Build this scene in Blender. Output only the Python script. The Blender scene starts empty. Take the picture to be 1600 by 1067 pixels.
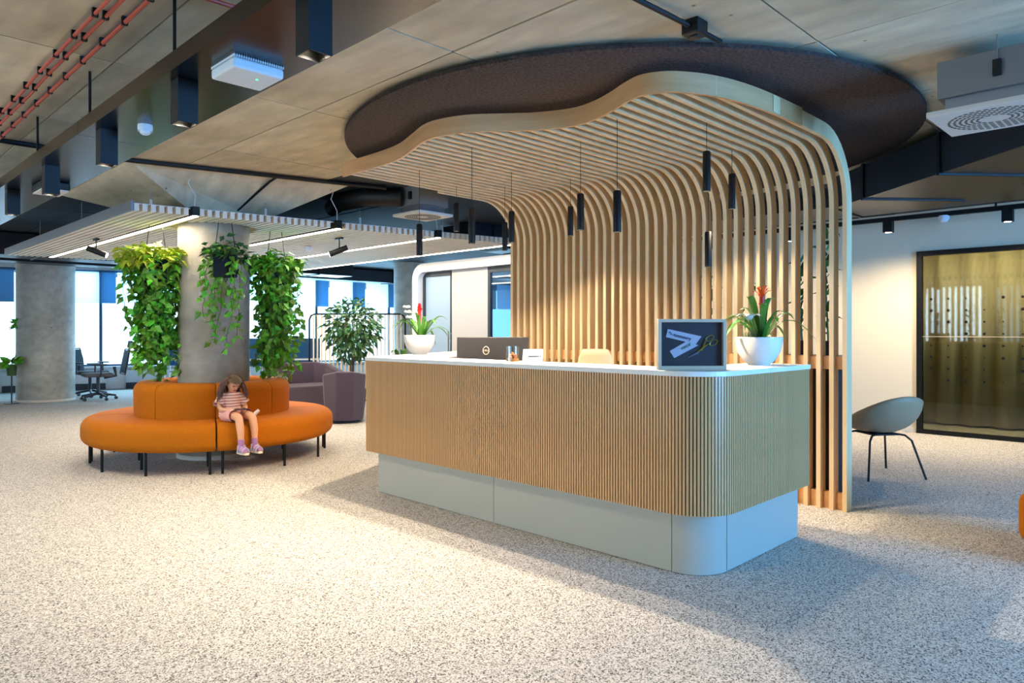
import bpy, math, random
from math import sin, cos, pi, radians as R
from mathutils import Vector as V, Matrix
random.seed(7)
S = bpy.context.scene
C = S.collection

# ------------------------------------------------------------------ camera, sky, daylight, exposure
YAW = math.atan2(1125, 1110)
cam_data = bpy.data.cameras.new('camera'); cam_data.lens = 24.975; cam_data.sensor_width = 36
cam_data.shift_y = -0.0103; cam_data.clip_start = 0.05
cam = bpy.data.objects.new('camera', cam_data); C.objects.link(cam)
cam.location = (0, 0, 1.30); cam.rotation_euler = (pi/2, 0, -YAW); S.camera = cam
S.view_settings.view_transform = 'Standard'; S.view_settings.look = 'None'
S.view_settings.gamma = 1; S.view_settings.use_curve_mapping = False
S.view_settings.exposure = 0.42
cy = S.cycles
cy.use_denoising = True; cy.max_bounces = 7; cy.diffuse_bounces = 4; cy.glossy_bounces = 3
cy.transmission_bounces = 5; cy.transparent_max_bounces = 10; cy.sample_clamp_indirect = 4
cy.caustics_reflective = False; cy.caustics_refractive = False
w = bpy.data.worlds.new('sky'); S.world = w; w.use_nodes = True
w.node_tree.nodes['Background'].inputs[0].default_value = (0.78, 0.91, 1.0, 1)
w.node_tree.nodes['Background'].inputs[1].default_value = 3.0

def area(name, loc, target, sx, sy, power, col):
    d = bpy.data.lights.new(name, 'AREA'); d.shape = 'RECTANGLE'; d.size = sx; d.size_y = sy
    d.energy = power; d.color = col
    o = bpy.data.objects.new(name, d); C.objects.link(o); o.location = loc
    o.rotation_euler = (V(target) - V(loc)).to_track_quat('-Z', 'Z').to_euler()
    return o
# daylight entering through the window walls of the room
area('daylight_far_windows', (9.3, 17.13, 1.6), (8.36, 14.3, 1.55), 16.5, 2.1, 2600, (0.55, 0.83, 1.0))
area('daylight_rear_windows', (4.6, -5.15, 1.6), (4.6, 0, 1.55), 2.4, 2.1, 1000, (0.18, 0.51, 1.0))
area('daylight_side_windows', (-5.15, 6.0, 1.6), (0, 6.0, 1.55), 12.0, 2.1, 900, (1.0, 0.97, 0.96))

# ------------------------------------------------------------------ materials
def lin(c):
    return tuple(((v/255)/12.92 if v/255 <= .04045 else ((v/255+.055)/1.055)**2.4) for v in c) + (1,)
def M(name, rgb, rough=.5, metal=0, var=None, bump=None, emit=None, alpha=None, trans=0, spec=.5, stretch=None, island=0, sheen=0):
    m = bpy.data.materials.new(name); m.use_nodes = True
    nt = m.node_tree; b = nt.nodes['Principled BSDF']; col = lin(rgb)
    b.inputs['Base Color'].default_value = col; b.inputs['Roughness'].default_value = rough
    b.inputs['Metallic'].default_value = metal; b.inputs['Specular IOR Level'].default_value = spec
    if sheen: b.inputs['Sheen Weight'].default_value = sheen
    if trans: b.inputs['Transmission Weight'].default_value = trans
    if emit: b.inputs['Emission Color'].default_value = lin(emit[0]); b.inputs['Emission Strength'].default_value = emit[1]
    L = nt.links
    vec = None
    if var or bump:
        tc = nt.nodes.new('ShaderNodeTexCoord'); vec = tc.outputs['Object']
        if stretch:
            mp = nt.nodes.new('ShaderNodeMapping'); mp.inputs['Scale'].default_value = stretch
            L.new(vec, mp.inputs[0]); vec = mp.outputs[0]
    if var:                                   # (scale, dark rgb)
        n = nt.nodes.new('ShaderNodeTexNoise'); n.inputs['Scale'].default_value = var[0]; n.inputs['Detail'].default_value = 4
        L.new(vec, n.inputs['Vector'])
        r = nt.nodes.new('ShaderNodeValToRGB'); r.color_ramp.elements[0].position = var[2] if len(var) > 2 else .35
        r.color_ramp.elements[1].position = var[3] if len(var) > 3 else .65
        r.color_ramp.elements[0].color = lin(var[1]); r.color_ramp.elements[1].color = col
        L.new(n.outputs['Fac'], r.inputs[0]); L.new(r.outputs[0], b.inputs['Base Color'])
    if island:
        g = nt.nodes.new('ShaderNodeNewGeometry'); h = nt.nodes.new('ShaderNodeHueSaturation')
        mr = nt.nodes.new('ShaderNodeMapRange'); mr.inputs[3].default_value = 1-island; mr.inputs[4].default_value = 1+island
        L.new(g.outputs['Random Per Island'], mr.inputs[0]); L.new(mr.outputs[0], h.inputs['Value'])
        mr2 = nt.nodes.new('ShaderNodeMapRange'); mr2.inputs[3].default_value = .46; mr2.inputs[4].default_value = .53
        L.new(g.outputs['Random Per Island'], mr2.inputs[0]); L.new(mr2.outputs[0], h.inputs['Hue'])
        h.inputs['Color'].default_value = col; L.new(h.outputs[0], b.inputs['Base Color'])
    if bump:
        n = nt.nodes.new('ShaderNodeTexNoise'); n.inputs['Scale'].default_value = bump[0]; n.inputs['Detail'].default_value = 3
        L.new(vec, n.inputs['Vector']); k = nt.nodes.new('ShaderNodeBump'); k.inputs['Strength'].default_value = bump[1]
        k.inputs['Distance'].default_value = .01
        L.new(n.outputs['Fac'], k.inputs['Height']); L.new(k.outputs[0], b.inputs['Normal'])
    return m
def glass_mat(name, tint, refl=.12, thru=1.0):
    m = bpy.data.materials.new(name); m.use_nodes = True; nt = m.node_tree; nt.nodes.clear()
    o = nt.nodes.new('ShaderNodeOutputMaterial'); mx = nt.nodes.new('ShaderNodeMixShader')
    t = nt.nodes.new('ShaderNodeBsdfTransparent'); g = nt.nodes.new('ShaderNodeBsdfGlossy')
    t.inputs[0].default_value = lin(tint); g.inputs['Roughness'].default_value = .03
    mx.inputs[0].default_value = refl
    nt.links.new(t.outputs[0], mx.inputs[1]); nt.links.new(g.outputs[0], mx.inputs[2]); nt.links.new(mx.outputs[0], o.inputs[0])
    return m
def concrete(name, light, dark, rnd=.1):
    m = M(name, light, .75, var=(1.3, dark, .3, .7), bump=(30, .15))
    nt = m.node_tree; b = nt.nodes['Principled BSDF']; L = nt.links
    src = b.inputs['Base Color'].links[0].from_socket
    tc = nt.nodes.new('ShaderNodeTexCoord')
    n = nt.nodes.new('ShaderNodeTexNoise'); n.inputs['Scale'].default_value = 9; n.inputs['Detail'].default_value = 8
    mp = nt.nodes.new('ShaderNodeMapping'); mp.inputs['Scale'].default_value = (1, .25, 1)
    L.new(tc.outputs['Object'], mp.inputs[0]); L.new(mp.outputs[0], n.inputs['Vector'])
    v = nt.nodes.new('ShaderNodeTexVoronoi'); v.inputs['Scale'].default_value = 4.5
    L.new(tc.outputs['Object'], v.inputs['Vector'])
    rp = nt.nodes.new('ShaderNodeValToRGB'); rp.color_ramp.elements[0].position = .035; rp.color_ramp.elements[1].position = .06
    rp.color_ramp.elements[0].color = (.35, .3, .25, 1)
    L.new(v.outputs['Distance'], rp.inputs[0])
    mr = nt.nodes.new('ShaderNodeMapRange'); mr.inputs[1].default_value = .3; mr.inputs[2].default_value = .7
    mr.inputs[3].default_value = .8; mr.inputs[4].default_value = 1.12; L.new(n.outputs['Fac'], mr.inputs[0])
    oi = nt.nodes.new('ShaderNodeObjectInfo'); m2 = nt.nodes.new('ShaderNodeMapRange')
    m2.inputs[3].default_value = 1-rnd; m2.inputs[4].default_value = 1+rnd; L.new(oi.outputs['Random'], m2.inputs[0])
    mu = nt.nodes.new('ShaderNodeMath'); mu.operation = 'MULTIPLY'; L.new(mr.outputs[0], mu.inputs[0]); L.new(m2.outputs[0], mu.inputs[1])
    a = nt.nodes.new('ShaderNodeMixRGB'); a.blend_type = 'MULTIPLY'; a.inputs[0].default_value = 1
    L.new(src, a.inputs[1]); L.new(rp.outputs[0], a.inputs[2])
    hs = nt.nodes.new('ShaderNodeHueSaturation'); L.new(a.outputs[0], hs.inputs['Color']); L.new(mu.outputs[0], hs.inputs['Value'])
    L.new(hs.outputs[0], b.inputs['Base Color'])
    return m
def carpet_mat():
    m = M('speckled_carpet', (202, 192, 180), .95, spec=.1)
    nt = m.node_tree; b = nt.nodes['Principled BSDF']; L = nt.links
    tc = nt.nodes.new('ShaderNodeTexCoord')
    v = nt.nodes.new('ShaderNodeTexVoronoi'); v.inputs['Scale'].default_value = 185
    L.new(tc.outputs['Object'], v.inputs['Vector'])
    sp = nt.nodes.new('ShaderNodeSeparateColor'); L.new(v.outputs['Color'], sp.inputs[0])
    r = nt.nodes.new('ShaderNodeValToRGB'); e = r.color_ramp.elements
    e[0].position = .10; e[0].color = lin((92, 87, 84)); e[1].position = .75; e[1].color = lin((216, 209, 200))
    k = e.new(.30); k.color = lin((166, 159, 152))
    L.new(sp.outputs[0], r.inputs[0]); L.new(r.outputs[0], b.inputs['Base Color'])
    return m
def stripe_mat(name, a, c, scale):
    m = M(name, a, .85); nt = m.node_tree; b = nt.nodes['Principled BSDF']
    tc = nt.nodes.new('ShaderNodeTexCoord'); wv = nt.nodes.new('ShaderNodeTexWave'); wv.bands_direction = 'Z'
    wv.inputs['Scale'].default_value = scale; wv.inputs['Distortion'].default_value = 1.0
    r = nt.nodes.new('ShaderNodeValToRGB'); r.color_ramp.elements[0].position = .45; r.color_ramp.elements[1].position = .55
    r.color_ramp.elements[0].color = lin(a); r.color_ramp.elements[1].color = lin(c)
    nt.links.new(tc.outputs['Object'], wv.inputs['Vector']); nt.links.new(wv.outputs['Fac'], r.inputs[0])
    nt.links.new(r.outputs[0], b.inputs['Base Color'])
    return m
carpet = carpet_mat()
conc = concrete('cast_concrete', (222, 206, 176), (182, 166, 138))
conc_col = concrete('column_concrete', (168, 158, 142), (134, 124, 110), .02)
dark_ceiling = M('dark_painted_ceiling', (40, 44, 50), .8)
seam_dark = M('dark_joint_paint', (62, 52, 42), .9)  # dark brown backing visible in the joints between slab panels
wall_paint = M('cream_wall_paint', (230, 214, 186), .85, bump=(60, .03))
white_paint = M('white_paint', (228, 230, 232), .7)
blue_frame = M('blue_grey_window_frame', (58, 92, 120), .5)
wood = M('pale_birch_wood', (236, 206, 160), .5, var=(4, (222, 188, 140), .3, .7), stretch=(3, 3, .35))
wood_h = M('pale_birch_veneer', (214, 166, 116), .48, var=(3, (198, 148, 98), .3, .7), stretch=(.6, .6, 6))
desk_wood = M('oak_slat_wood', (224, 176, 122), .34, var=(2.2, (200, 150, 98), .3, .72), stretch=(2, 2, .5))
groove = M('dark_groove_backing', (74, 50, 30), .8)
plinth_m = M('sage_grey_laminate', (176, 174, 162), .4)
top_m = M('white_solid_surface', (240, 234, 226), .35)
black = M('matt_black_metal', (10, 10, 11), .5, spec=.3)
beam_m = M('glossy_black_sheet_metal', (30, 27, 27), .24, .75)
black_panel = M('black_panel', (14, 15, 20), .7)
felt = M('charcoal_felt', (78, 70, 68), .98, var=(60, (52, 46, 45), .3, .7), bump=(220, .6), spec=.05)
baffle = M('white_baffle', (232, 222, 206), .7)
grey_box = M('grey_sheet_metal', (120, 120, 122), .45, .3)
plate_m = M('white_diffuser_plate', (214, 206, 196), .5)
duct_m = M('dark_duct_metal', (40, 42, 50), .4, .5)
orange = M('burnt_orange_fabric', (184, 102, 0), .85, var=(140, (168, 90, 0)), bump=(300, .12), spec=.2)
plum = M('plum_grey_fabric', (76, 62, 74), .9, bump=(260, .15), sheen=.2)
shell_m = M('taupe_shell', (168, 144, 112), .55)
beige_m = M('beige_shell', (182, 158, 126), .6)
leaf_g = M('vine_leaf', (104, 170, 44), .45, island=.45)
leaf_y = M('yellow_green_leaf', (176, 192, 50), .45, island=.35)
leaf_d = M('dark_green_leaf', (48, 92, 40), .4, island=.4)
leaf_b = M('bromeliad_leaf', (64, 118, 38), .35, island=.25)
stem_m = M('green_stem', (84, 96, 44), .7)
bark = M('brown_bark', (92, 74, 56), .85)
soil = M('dark_soil', (48, 36, 28), .95)
ceramic = M('white_ceramic', (236, 230, 224), .18)
red_f = M('red_bract', (206, 30, 24), .5)
orange_f = M('orange_bract', (240, 92, 20), .5)
white_f = M('white_petal', (244, 242, 232), .6)
red_pipe = M('red_conduit', (176, 62, 34), .5)
lamp_w = M('glowing_lens', (255, 240, 220), .4, emit=((255, 236, 205), 14))
line_w = M('glowing_diffuser', (255, 250, 240), .4, emit=((255, 240, 215), 7))
green_led = M('green_led', (20, 220, 120), .4, emit=((40, 230, 130), 4))
off_lens = M('dim_lens', (190, 190, 190), .3)
pane_m = glass_mat('window_glass', (225, 240, 250), .06)
room_glass = glass_mat('room_glass', (205, 208, 196), .05)
pod_glass = glass_mat('pod_glass', (205, 228, 242), .10)
clear_glass = glass_mat('clear_glass', (245, 245, 240), .1)
blind_m = M('white_roller_blind', (206, 226, 240), .9)
_nt = blind_m.node_tree; _tr = _nt.nodes.new('ShaderNodeBsdfTranslucent'); _tr.inputs[0].default_value = lin((236, 245, 250)); _mx = _nt.nodes.new('ShaderNodeMixShader'); _mx.inputs[0].default_value = .6
_nt.links.new(_nt.nodes['Principled BSDF'].outputs[0], _mx.inputs[1]); _nt.links.new(_tr.outputs[0], _mx.inputs[2]); _nt.links.new(_mx.outputs[0], _nt.nodes['Material Output'].inputs[0])
navy_strip = M('blue_spandrel', (110, 160, 192), .5)
_nt = navy_strip.node_tree; _tr = _nt.nodes.new('ShaderNodeBsdfTranslucent'); _tr.inputs[0].default_value = lin((112, 168, 200)); _mx = _nt.nodes.new('ShaderNodeMixShader'); _mx.inputs[0].default_value = .35
_nt.links.new(_nt.nodes['Principled BSDF'].outputs[0], _mx.inputs[1]); _nt.links.new(_tr.outputs[0], _mx.inputs[2]); _nt.links.new(_mx.outputs[0], _nt.nodes['Material Output'].inputs[0])
curtain_m = M('olive_curtain', (166, 157, 124), .9)
skin_m = M('skin', (222, 160, 122), .55)
hair_m = M('brown_hair', (96, 66, 48), .55, island=.3)
shirt_m = stripe_mat('striped_shirt', (238, 214, 200), (196, 130, 118), 11)
pink_m = M('pink_cotton', (232, 168, 158), .85)
lilac_m = M('lilac_knit', (172, 124, 164), .9)
sandal_m = M('lilac_sandal', (176, 164, 190), .6)
sole_m = M('cream_rubber', (226, 208, 176), .7)
gold = M('gold_metal', (214, 184, 70), .3, .8)
steel = M('brushed_steel', (150, 150, 156), .35, .8)
ink = M('dark_blue_ink', (34, 36, 70), .6)
green_ink = M('green_ink', (40, 110, 66), .6)
grey_ink = M('grey_ink', (150, 152, 158), .7)
slate = M('slate_backing', (76, 70, 66), .5)
frame_m = M('greige_frame', (190, 172, 146), .5)
paper = M('white_paper', (240, 238, 236), .8)
mesh_m = M('dark_teal_mesh', (38, 62, 76), .7)
teal_plastic = M('dark_grey_plastic', (40, 50, 60), .5)
cushion_m = M('grey_seat_fabric', (92, 88, 92), .9)
blue_screen = M('blue_desk_screen', (36, 92, 140), .8)
monitor_m = M('charcoal_plastic', (34, 32, 35), .45)
biscuit = M('potpourri', (206, 132, 78), .8, island=.35)
sand_m = M('amber_sand', (212, 150, 80), .8)

# ------------------------------------------------------------------ geometry helpers
class MB:
    def __init__(s): s.v = []; s.f = []
    def add(s, vs, fs):
        o = len(s.v); s.v += [tuple(v) for v in vs]; s.f += [tuple(i+o for i in f) for f in fs]; return s
    def box(s, x0, x1, y0, y1, z0, z1, T=None):
        vs = [V((x, y, z)) for x in (x0, x1) for y in (y0, y1) for z in (z0, z1)]
        if T: vs = [T @ v for v in vs]
        return s.add(vs, [(0,1,3,2), (4,6,7,5), (0,4,5,1), (2,3,7,6), (0,2,6,4), (1,5,7,3)])
    def cyl(s, p0, p1, r0, r1=None, n=12, caps=True):
        return s.tube([p0, p1], [r0, r0 if r1 is None else r1], n, caps)
    def tube(s, pts, r, n=8, caps=True):
        pts = [V(p) for p in pts]; k = len(pts); rr = r if isinstance(r, (list, tuple)) else [r]*k
        vs = []; prev = None
        for i, p in enumerate(pts):
            d = (pts[min(i+1, k-1)] - pts[max(i-1, 0)]).normalized()
            if prev is None:
                a = d.orthogonal().normalized()
            else:
                a = (prev - d*prev.dot(d)).normalized()
            prev = a; b = d.cross(a)
            for j in range(n):
                t = 2*pi*j/n; vs.append(p + (a*cos(t) + b*sin(t))*rr[i])
        fs = [(i*n+j, i*n+(j+1) % n, (i+1)*n+(j+1) % n, (i+1)*n+j) for i in range(k-1) for j in range(n)]
        if caps: fs += [tuple(range(n))[::-1], tuple(range((k-1)*n, k*n))]
        return s.add(vs, fs)
    def lathe(s, prof, n=32, c=(0, 0, 0), a0=0, a1=2*pi):
        full = abs(a1-a0-2*pi) < 1e-6; m = n if full else n+1; k = len(prof)
        vs = [(c[0]+r*cos(a0+(a1-a0)*i/n), c[1]+r*sin(a0+(a1-a0)*i/n), c[2]+z) for i in range(m) for r, z in prof]
        fs = [(i*k+j, ((i+1) % m)*k+j, ((i+1) % m)*k+j+1, i*k+j+1) for i in range(n) for j in range(k-1)]
        return s.add(vs, fs)
    def sweep(s, prof, a0, a1, n, c=(0, 0, 0), shrink=.012):      # closed profile swept about a vertical axis, soft ends
        cr = sum(p[0] for p in prof)/len(prof); cz = sum(p[1] for p in prof)/len(prof); k = len(prof)
        da = shrink/max(cr, .1)
        ang = [(a0, .965), (a0+da*.4, .985), (a0+da, 1)] + [(a0+da+(a1-a0-2*da)*i/n, 1) for i in range(1, n)] + [(a1-da, 1), (a1-da*.4, .985), (a1, .965)]
        vs = []
        for a, q in ang:
            for r, z in prof:
                rr = cr+(r-cr)*q; zz = cz+(z-cz)*q
                vs.append((c[0]+rr*cos(a), c[1]+rr*sin(a), c[2]+zz))
        m = len(ang)
        fs = [(i*k+j, (i+1)*k+j, (i+1)*k+(j+1) % k, i*k+(j+1) % k) for i in range(m-1) for j in range(k)]
        fs += [tuple(range(k)), tuple(range((m-1)*k, m*k))[::-1]]
        return s.add(vs, fs)
    def prism(s, poly, z0, z1, T=None):
        n = len(poly); vs = [V((x, y, z)) for z in (z0, z1) for x, y in poly]
        if T: vs = [T @ v for v in vs]
        return s.add(vs, [tuple(range(n))[::-1], tuple(range(n, 2*n))] + [(i, (i+1) % n, n+(i+1) % n, n+i) for i in range(n)])
    def ball(s, c, r, n=12, T=None):
        rx, ry, rz = r if isinstance(r, (list, tuple)) else (r, r, r)
        vs = []; m = n//2
        for i in range(m+1):
            t = pi*i/m
            for j in range(n):
                p = V((rx*sin(t)*cos(2*pi*j/n), ry*sin(t)*sin(2*pi*j/n), rz*cos(t)))
                if T: p = T @ p
                vs.append(V(c)+p)
        return s.add(vs, [(i*n+j, (i+1)*n+j, (i+1)*n+(j+1) % n, i*n+(j+1) % n) for i in range(m) for j in range(n)])
    def leaf(s, p, d, up, L, W, droop=.15):
        p = V(p); d = V(d).normalized(); sd = d.cross(V(up))
        sd = sd.normalized() if sd.length > 1e-4 else d.orthogonal().normalized(); u = sd.cross(d)
        return s.add([p, p+d*L*.4+sd*W/2+u*W*.12, p+d*L-u*L*droop, p+d*L*.4-sd*W/2+u*W*.12, p+d*L*.45], [(0,1,4), (1,2,4), (2,3,4), (3,0,4)])
    def mesh(s, name, mat, smooth=False, angle=None):
        m = bpy.data.meshes.new(name); m.from_pydata(s.v, [], s.f); m.materials.append(mat)
        import bmesh
        b = bmesh.new(); b.from_mesh(m); bmesh.ops.recalc_face_normals(b, faces=b.faces); b.to_mesh(m); b.free()
        if smooth:
            m.polygons.foreach_set('use_smooth', [True]*len(m.polygons))
            m.set_sharp_from_angle(angle=angle or R(40))
        return m
    def build(s, name, mat, parent=None, smooth=False, kind=None, bevel=0, sub=0):
        o = link(name, s.mesh(name, mat, smooth), parent)
        if kind: o['kind'] = kind
        if bevel:
            b = o.modifiers.new('bevel', 'BEVEL'); b.width = bevel; b.segments = 3; b.limit_method = 'ANGLE'
        if sub:
            b = o.modifiers.new('subdivision', 'SUBSURF'); b.levels = sub; b.render_levels = sub
        return o
def link(name, data, parent=None, loc=(0, 0, 0), rz=0, rot=None):
    o = bpy.data.objects.new(name, data); C.objects.link(o); o.location = loc
    o.rotation_euler = rot or (0, 0, rz)
    if parent: o.parent = parent
    return o
def tag(o, label, cat, group=None):
    o['label'] = label; o['category'] = cat
    if group: o['group'] = group
    return o
def thing(name, label, cat, loc=(0, 0, 0), rz=0, group=None):
    return tag(link(name, None, None, loc, rz), label, cat, group)
def struct(o): o['kind'] = 'structure'; return o
def sroot(name): return struct(link(name, None))
def text(name, body, size, mat, parent, loc, rot, extr=.0004, align='LEFT'):
    c = bpy.data.curves.new(name, 'FONT'); c.body = body; c.size = size; c.extrude = extr; c.align_x = align; c.align_y = 'CENTER'; c.offset = size*.012
    c.materials.append(mat)
    o = bpy.data.objects.new('lettering_curve', c); m = bpy.data.meshes.new_from_object(o); bpy.data.objects.remove(o); m.materials.clear(); m.materials.append(mat)
    return link(name, m, parent, loc, rot=rot)
def spot(parent, loc, power, col, angle=100, blend=.6, radius=.025, target=None):
    d = bpy.data.lights.new('lamp_light', 'SPOT'); d.energy = power; d.color = col; d.spot_size = R(angle); d.spot_blend = blend; d.shadow_soft_size = radius
    o = link('lamp_light', d, parent, loc)
    if target: o.rotation_euler = V(target).to_track_quat('-Z', 'Y').to_euler()
    return o
WARM = (1.0, .82, .58); NEUT = (1.0, .87, .69)
def arc(cx, cy_, r, a0, a1, n): return [(cx+r*cos(a0+(a1-a0)*i/n), cy_+r*sin(a0+(a1-a0)*i/n)) for i in range(n+1)]
def catmull(P, n=6):
    out = []
    for i in range(len(P)-1):
        p0, p1, p2, p3 = (V(P[max(0, min(len(P)-1, i+k))]) for k in (-1, 0, 1, 2))
        for j in range(n):
            t = j/n; out.append(.5*((2*p1)+(p2-p0)*t+(2*p0-5*p1+4*p2-p3)*t*t+(3*p1-p0-3*p2+p3)*t**3))
    return out+[V(P[-1])]

# ------------------------------------------------------------------ the setting
CZ = 2.82
struct(MB().box(-5.2, 18, -5.2, 22, -.1, 0).build('floor', carpet))
ceil = struct(MB().box(-5.2, 18, -5.2, 22, CZ+.05, CZ+.2).build('ceiling', seam_dark))
gx = [2.53+1.25*k for k in range(-7, 13)]; gy = [2.95+1.475*k for k in range(-6, 13)]
pm = MB().box(.005, 1.245, .005, 1.47, 0, .06).mesh('slab_panel', conc)
pmd = MB().box(.005, 1.245, .005, 1.47, 0, .06).mesh('slab_panel', dark_ceiling)
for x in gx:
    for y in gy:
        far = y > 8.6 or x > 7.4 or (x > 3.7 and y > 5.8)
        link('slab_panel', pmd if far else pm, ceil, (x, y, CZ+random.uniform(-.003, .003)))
# right wall with a glazed opening
wr = MB().box(10.1, 10.25, 2.69, 9.6, 0, CZ).box(10.1, 10.25, -5.2, -.9, 0, CZ).box(10.1, 10.25, -.9, 2.69, 2.31, CZ)
struct(wr.build('wall_right', wall_paint))
struct(MB().box(10.085, 10.1, 2.70, 9.6, 0, .06).build('baseboard_right', wall_paint))
d1 = sroot('window_1')
MB().box(10.06, 10.14, 2.63, 2.69, 0, 2.31).box(10.06, 10.14, -.9, 2.63, 2.25, 2.31).box(10.06, 10.14, -.9, 2.63, 0, .05).box(10.06, 10.14, -.9, -.84, 0, 2.31).build('frame', black, d1)
for i, (a, b) in enumerate(((.87, 2.63), (-.84, .86))):
    MB().box(10.095, 10.105, a, b, .05, 2.25).build('pane', room_glass, d1)
MB().box(10.088, 10.093, -.84, 2.63, 1.225, 1.232).build('film_edge', frame_m, d1)
dm = MB()
for i in range(15):
    for j in range(8):
        r = (.016, .009, .018, .012, .006)[(i*3+j*2) % 5]; y = 2.53-i*.19; z = 1.70-j*.145
        if z < .55: continue
        dm.cyl((10.084, y, z), (10.087, y, z), r, n=10)
dm.build('dot_print', black, d1, kind='stuff')
# curtain in the room behind the glass
pts = [(11.15+.06*sin(i*.9)+.02*sin(i*2.3), 3.6-i*.05) for i in range(106)]
cu = MB(); cu.add([(x, y, z) for x, y in pts for z in (.03, 2.6)], [(2*i, 2*i+2, 2*i+3, 2*i+1) for i in range(105)])
co = cu.build('curtain', curtain_m, None, True); co.modifiers.new('thickness', 'SOLIDIFY').thickness = .006
tag(co, 'olive pleated curtain hanging behind the dotted glass wall', 'curtain')
struct(MB().box(11.6, 11.7, -5.2, 5, 0, CZ).box(10.25, 11.7, 4.9, 5, 0, CZ).build('wall_meeting_room', wall_paint))
area('curtain_fill_light', (10.42, 1.2, 2.5), (11.15, 1.2, .9), .15, 3.2, 60, WARM)  # added fill light aimed at the curtain to brighten it, no fitting
# window wall, running obliquely at the far side
U = V((.949, -.316, 0)); N = V((.316, .949, 0))
TF = Matrix(((U.x, N.x, 0, 2.0), (U.y, N.y, 0, 18.65), (0, 0, 1, 0), (0, 0, 0, 1)))
struct(MB().box(-7.4, 17, 0, .2, 0, .49, TF).box(-7.4, 17, 0, .2, 2.66, CZ, TF).build('wall_far', white_paint))
struct(MB().box(-7.4, 17, -.16, .2, .47, .51, TF).build('trim_1', white_paint))
for k in range(17):
    s0 = .15+k*.95
    wd = sroot('window_%d' % (k+2))
    MB().box(s0-.03, s0+.03, .02, .1, .51, 2.66, TF).box(s0, s0+.95, .02, .1, 2.60, 2.66, TF).box(s0, s0+.95, .02, .1, .51, .55, TF).build('frame', blue_frame, wd)
    MB().box(s0+.03, s0+.92, .05, .06, .55, 2.60, TF).build('pane', pane_m, wd)
    MB().box(s0+.33, s0+.92, -.02, -.012, 1.92, 2.62, TF).build('roller_blind', blind_m, wd)
    MB().box(s0+.0, s0+.30, -.01, .0, 1.92, 2.62, TF).build('spandrel_panel', navy_strip, wd)
for k in range(5):
    s0 = 1.2+k*2.3
    rd = thing('radiator', ('long white radiator under the far windows beside the office chairs', 'long white radiator under the far windows behind the vines', 'long white radiator behind the grey tub bench', 'long white radiator behind the slatted divider', 'long white radiator near the white booth')[k], 'radiator', TF @ V((s0, -.12, .08)), math.atan2(U.y, U.x))
    MB().box(0, 1.9, 0, .1, .06, .34).build('casing', white_paint, rd); MB().box(0, 1.9, 0, .1, -.08, .05).build('plinth', teal_plastic, rd)
# walls behind the camera, with their windows
def window_wall(name, T, length, first, nwin):
    m = MB().box(0, length, 0, .2, 0, .5, T).box(0, length, 0, .2, 2.7, CZ, T); step = length/nwin
    for i in range(nwin+1): m.box(max(0, i*step-.12), min(length, i*step+.12), 0, .2, .5, 2.7, T)
    struct(m.build(name, white_paint))
    for i in range(nwin):
        wn = sroot('window_%d' % (first+i)); a, b = i*step+.12, (i+1)*step-.12
        MB().box(a, a+.05, .05, .12, .5, 2.7, T).box(b-.05, b, .05, .12, .5, 2.7, T).box(a, b, .05, .12, .5, .55, T).box(a, b, .05, .12, 2.65, 2.7, T).build('frame', blue_frame, wn)
        MB().box(a+.05, b-.05, .08, .085, .55, 2.65, T).build('pane', pane_m, wn)
# the daylight lamps stand just outside these panes
window_wall('wall_rear', Matrix(((1, 0, 0, 3.3), (0, -1, 0, -4.8), (0, 0, 1, 0), (0, 0, 0, 1))), 2.6, 40, 2)
struct(MB().box(-5.2, 3.3, -5.0, -4.8, 0, CZ).box(5.9, 10.25, -5.0, -4.8, 0, CZ).build('wall_rear_solid', white_paint))
window_wall('wall_left', Matrix(((0, -1, 0, -4.8), (1, 0, 0, -.2), (0, 0, 1, 0), (0, 0, 0, 1))), 12.4, 30, 5)
struct(MB().box(-5.0, -4.8, -5.0, -.2, 0, CZ).box(-5.0, -4.8, 12.2, 21, 0, CZ).build('wall_left_solid', white_paint))
struct(MB().box(17.2, 17.4, 2, 16, 0, CZ).box(10.25, 17.4, 9.4, 9.6, 0, CZ).build('wall_end', white_paint))
# columns
conc_pale = concrete('pale_lit_column_concrete', (214, 216, 212), (184, 188, 184), .02)  # made paler to stand in for light missing on the third column
conc_grey = concrete('grey_column_concrete', (190, 188, 180), (156, 154, 146), .02)
def column(name, x, y, r, top=CZ, mat=conc_col):
    o = MB().lathe([(r, 0), (r, top)], 48, (x, y, 0)).build(name, mat, None, True); struct(o)
    MB().lathe([(r+.012, 0), (r+.012, .035), (r, .04)], 48, (x, y, 0)).build('skirting', plate_m, o, True)
SX, SY = 3.125, 7.49
column('column_1', SX, SY, .35, 2.46); column('column_2', 3.35, 15.6, .47, CZ, conc_grey); column('column_3', 9.77, 12.88, .35, CZ, conc_pale)
# flared head of the seating column
t = [(2.10, 6.88), (4.08, 6.36), (4.10, 8.65), (2.12, 9.2)]; b_ = [(SX-.36, SY-.36), (SX+.36, SY-.36), (SX+.36, SY+.36), (SX-.36, SY+.36)]
struct(MB().add([(x, y, CZ) for x, y in t]+[(x, y, 2.46) for x, y in b_], [(0,1,5,4), (1,2,6,5), (2,3,7,6), (3,0,4,7), (4,5,6,7), (3,2,1,0)]).build('column_head', conc))

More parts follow.
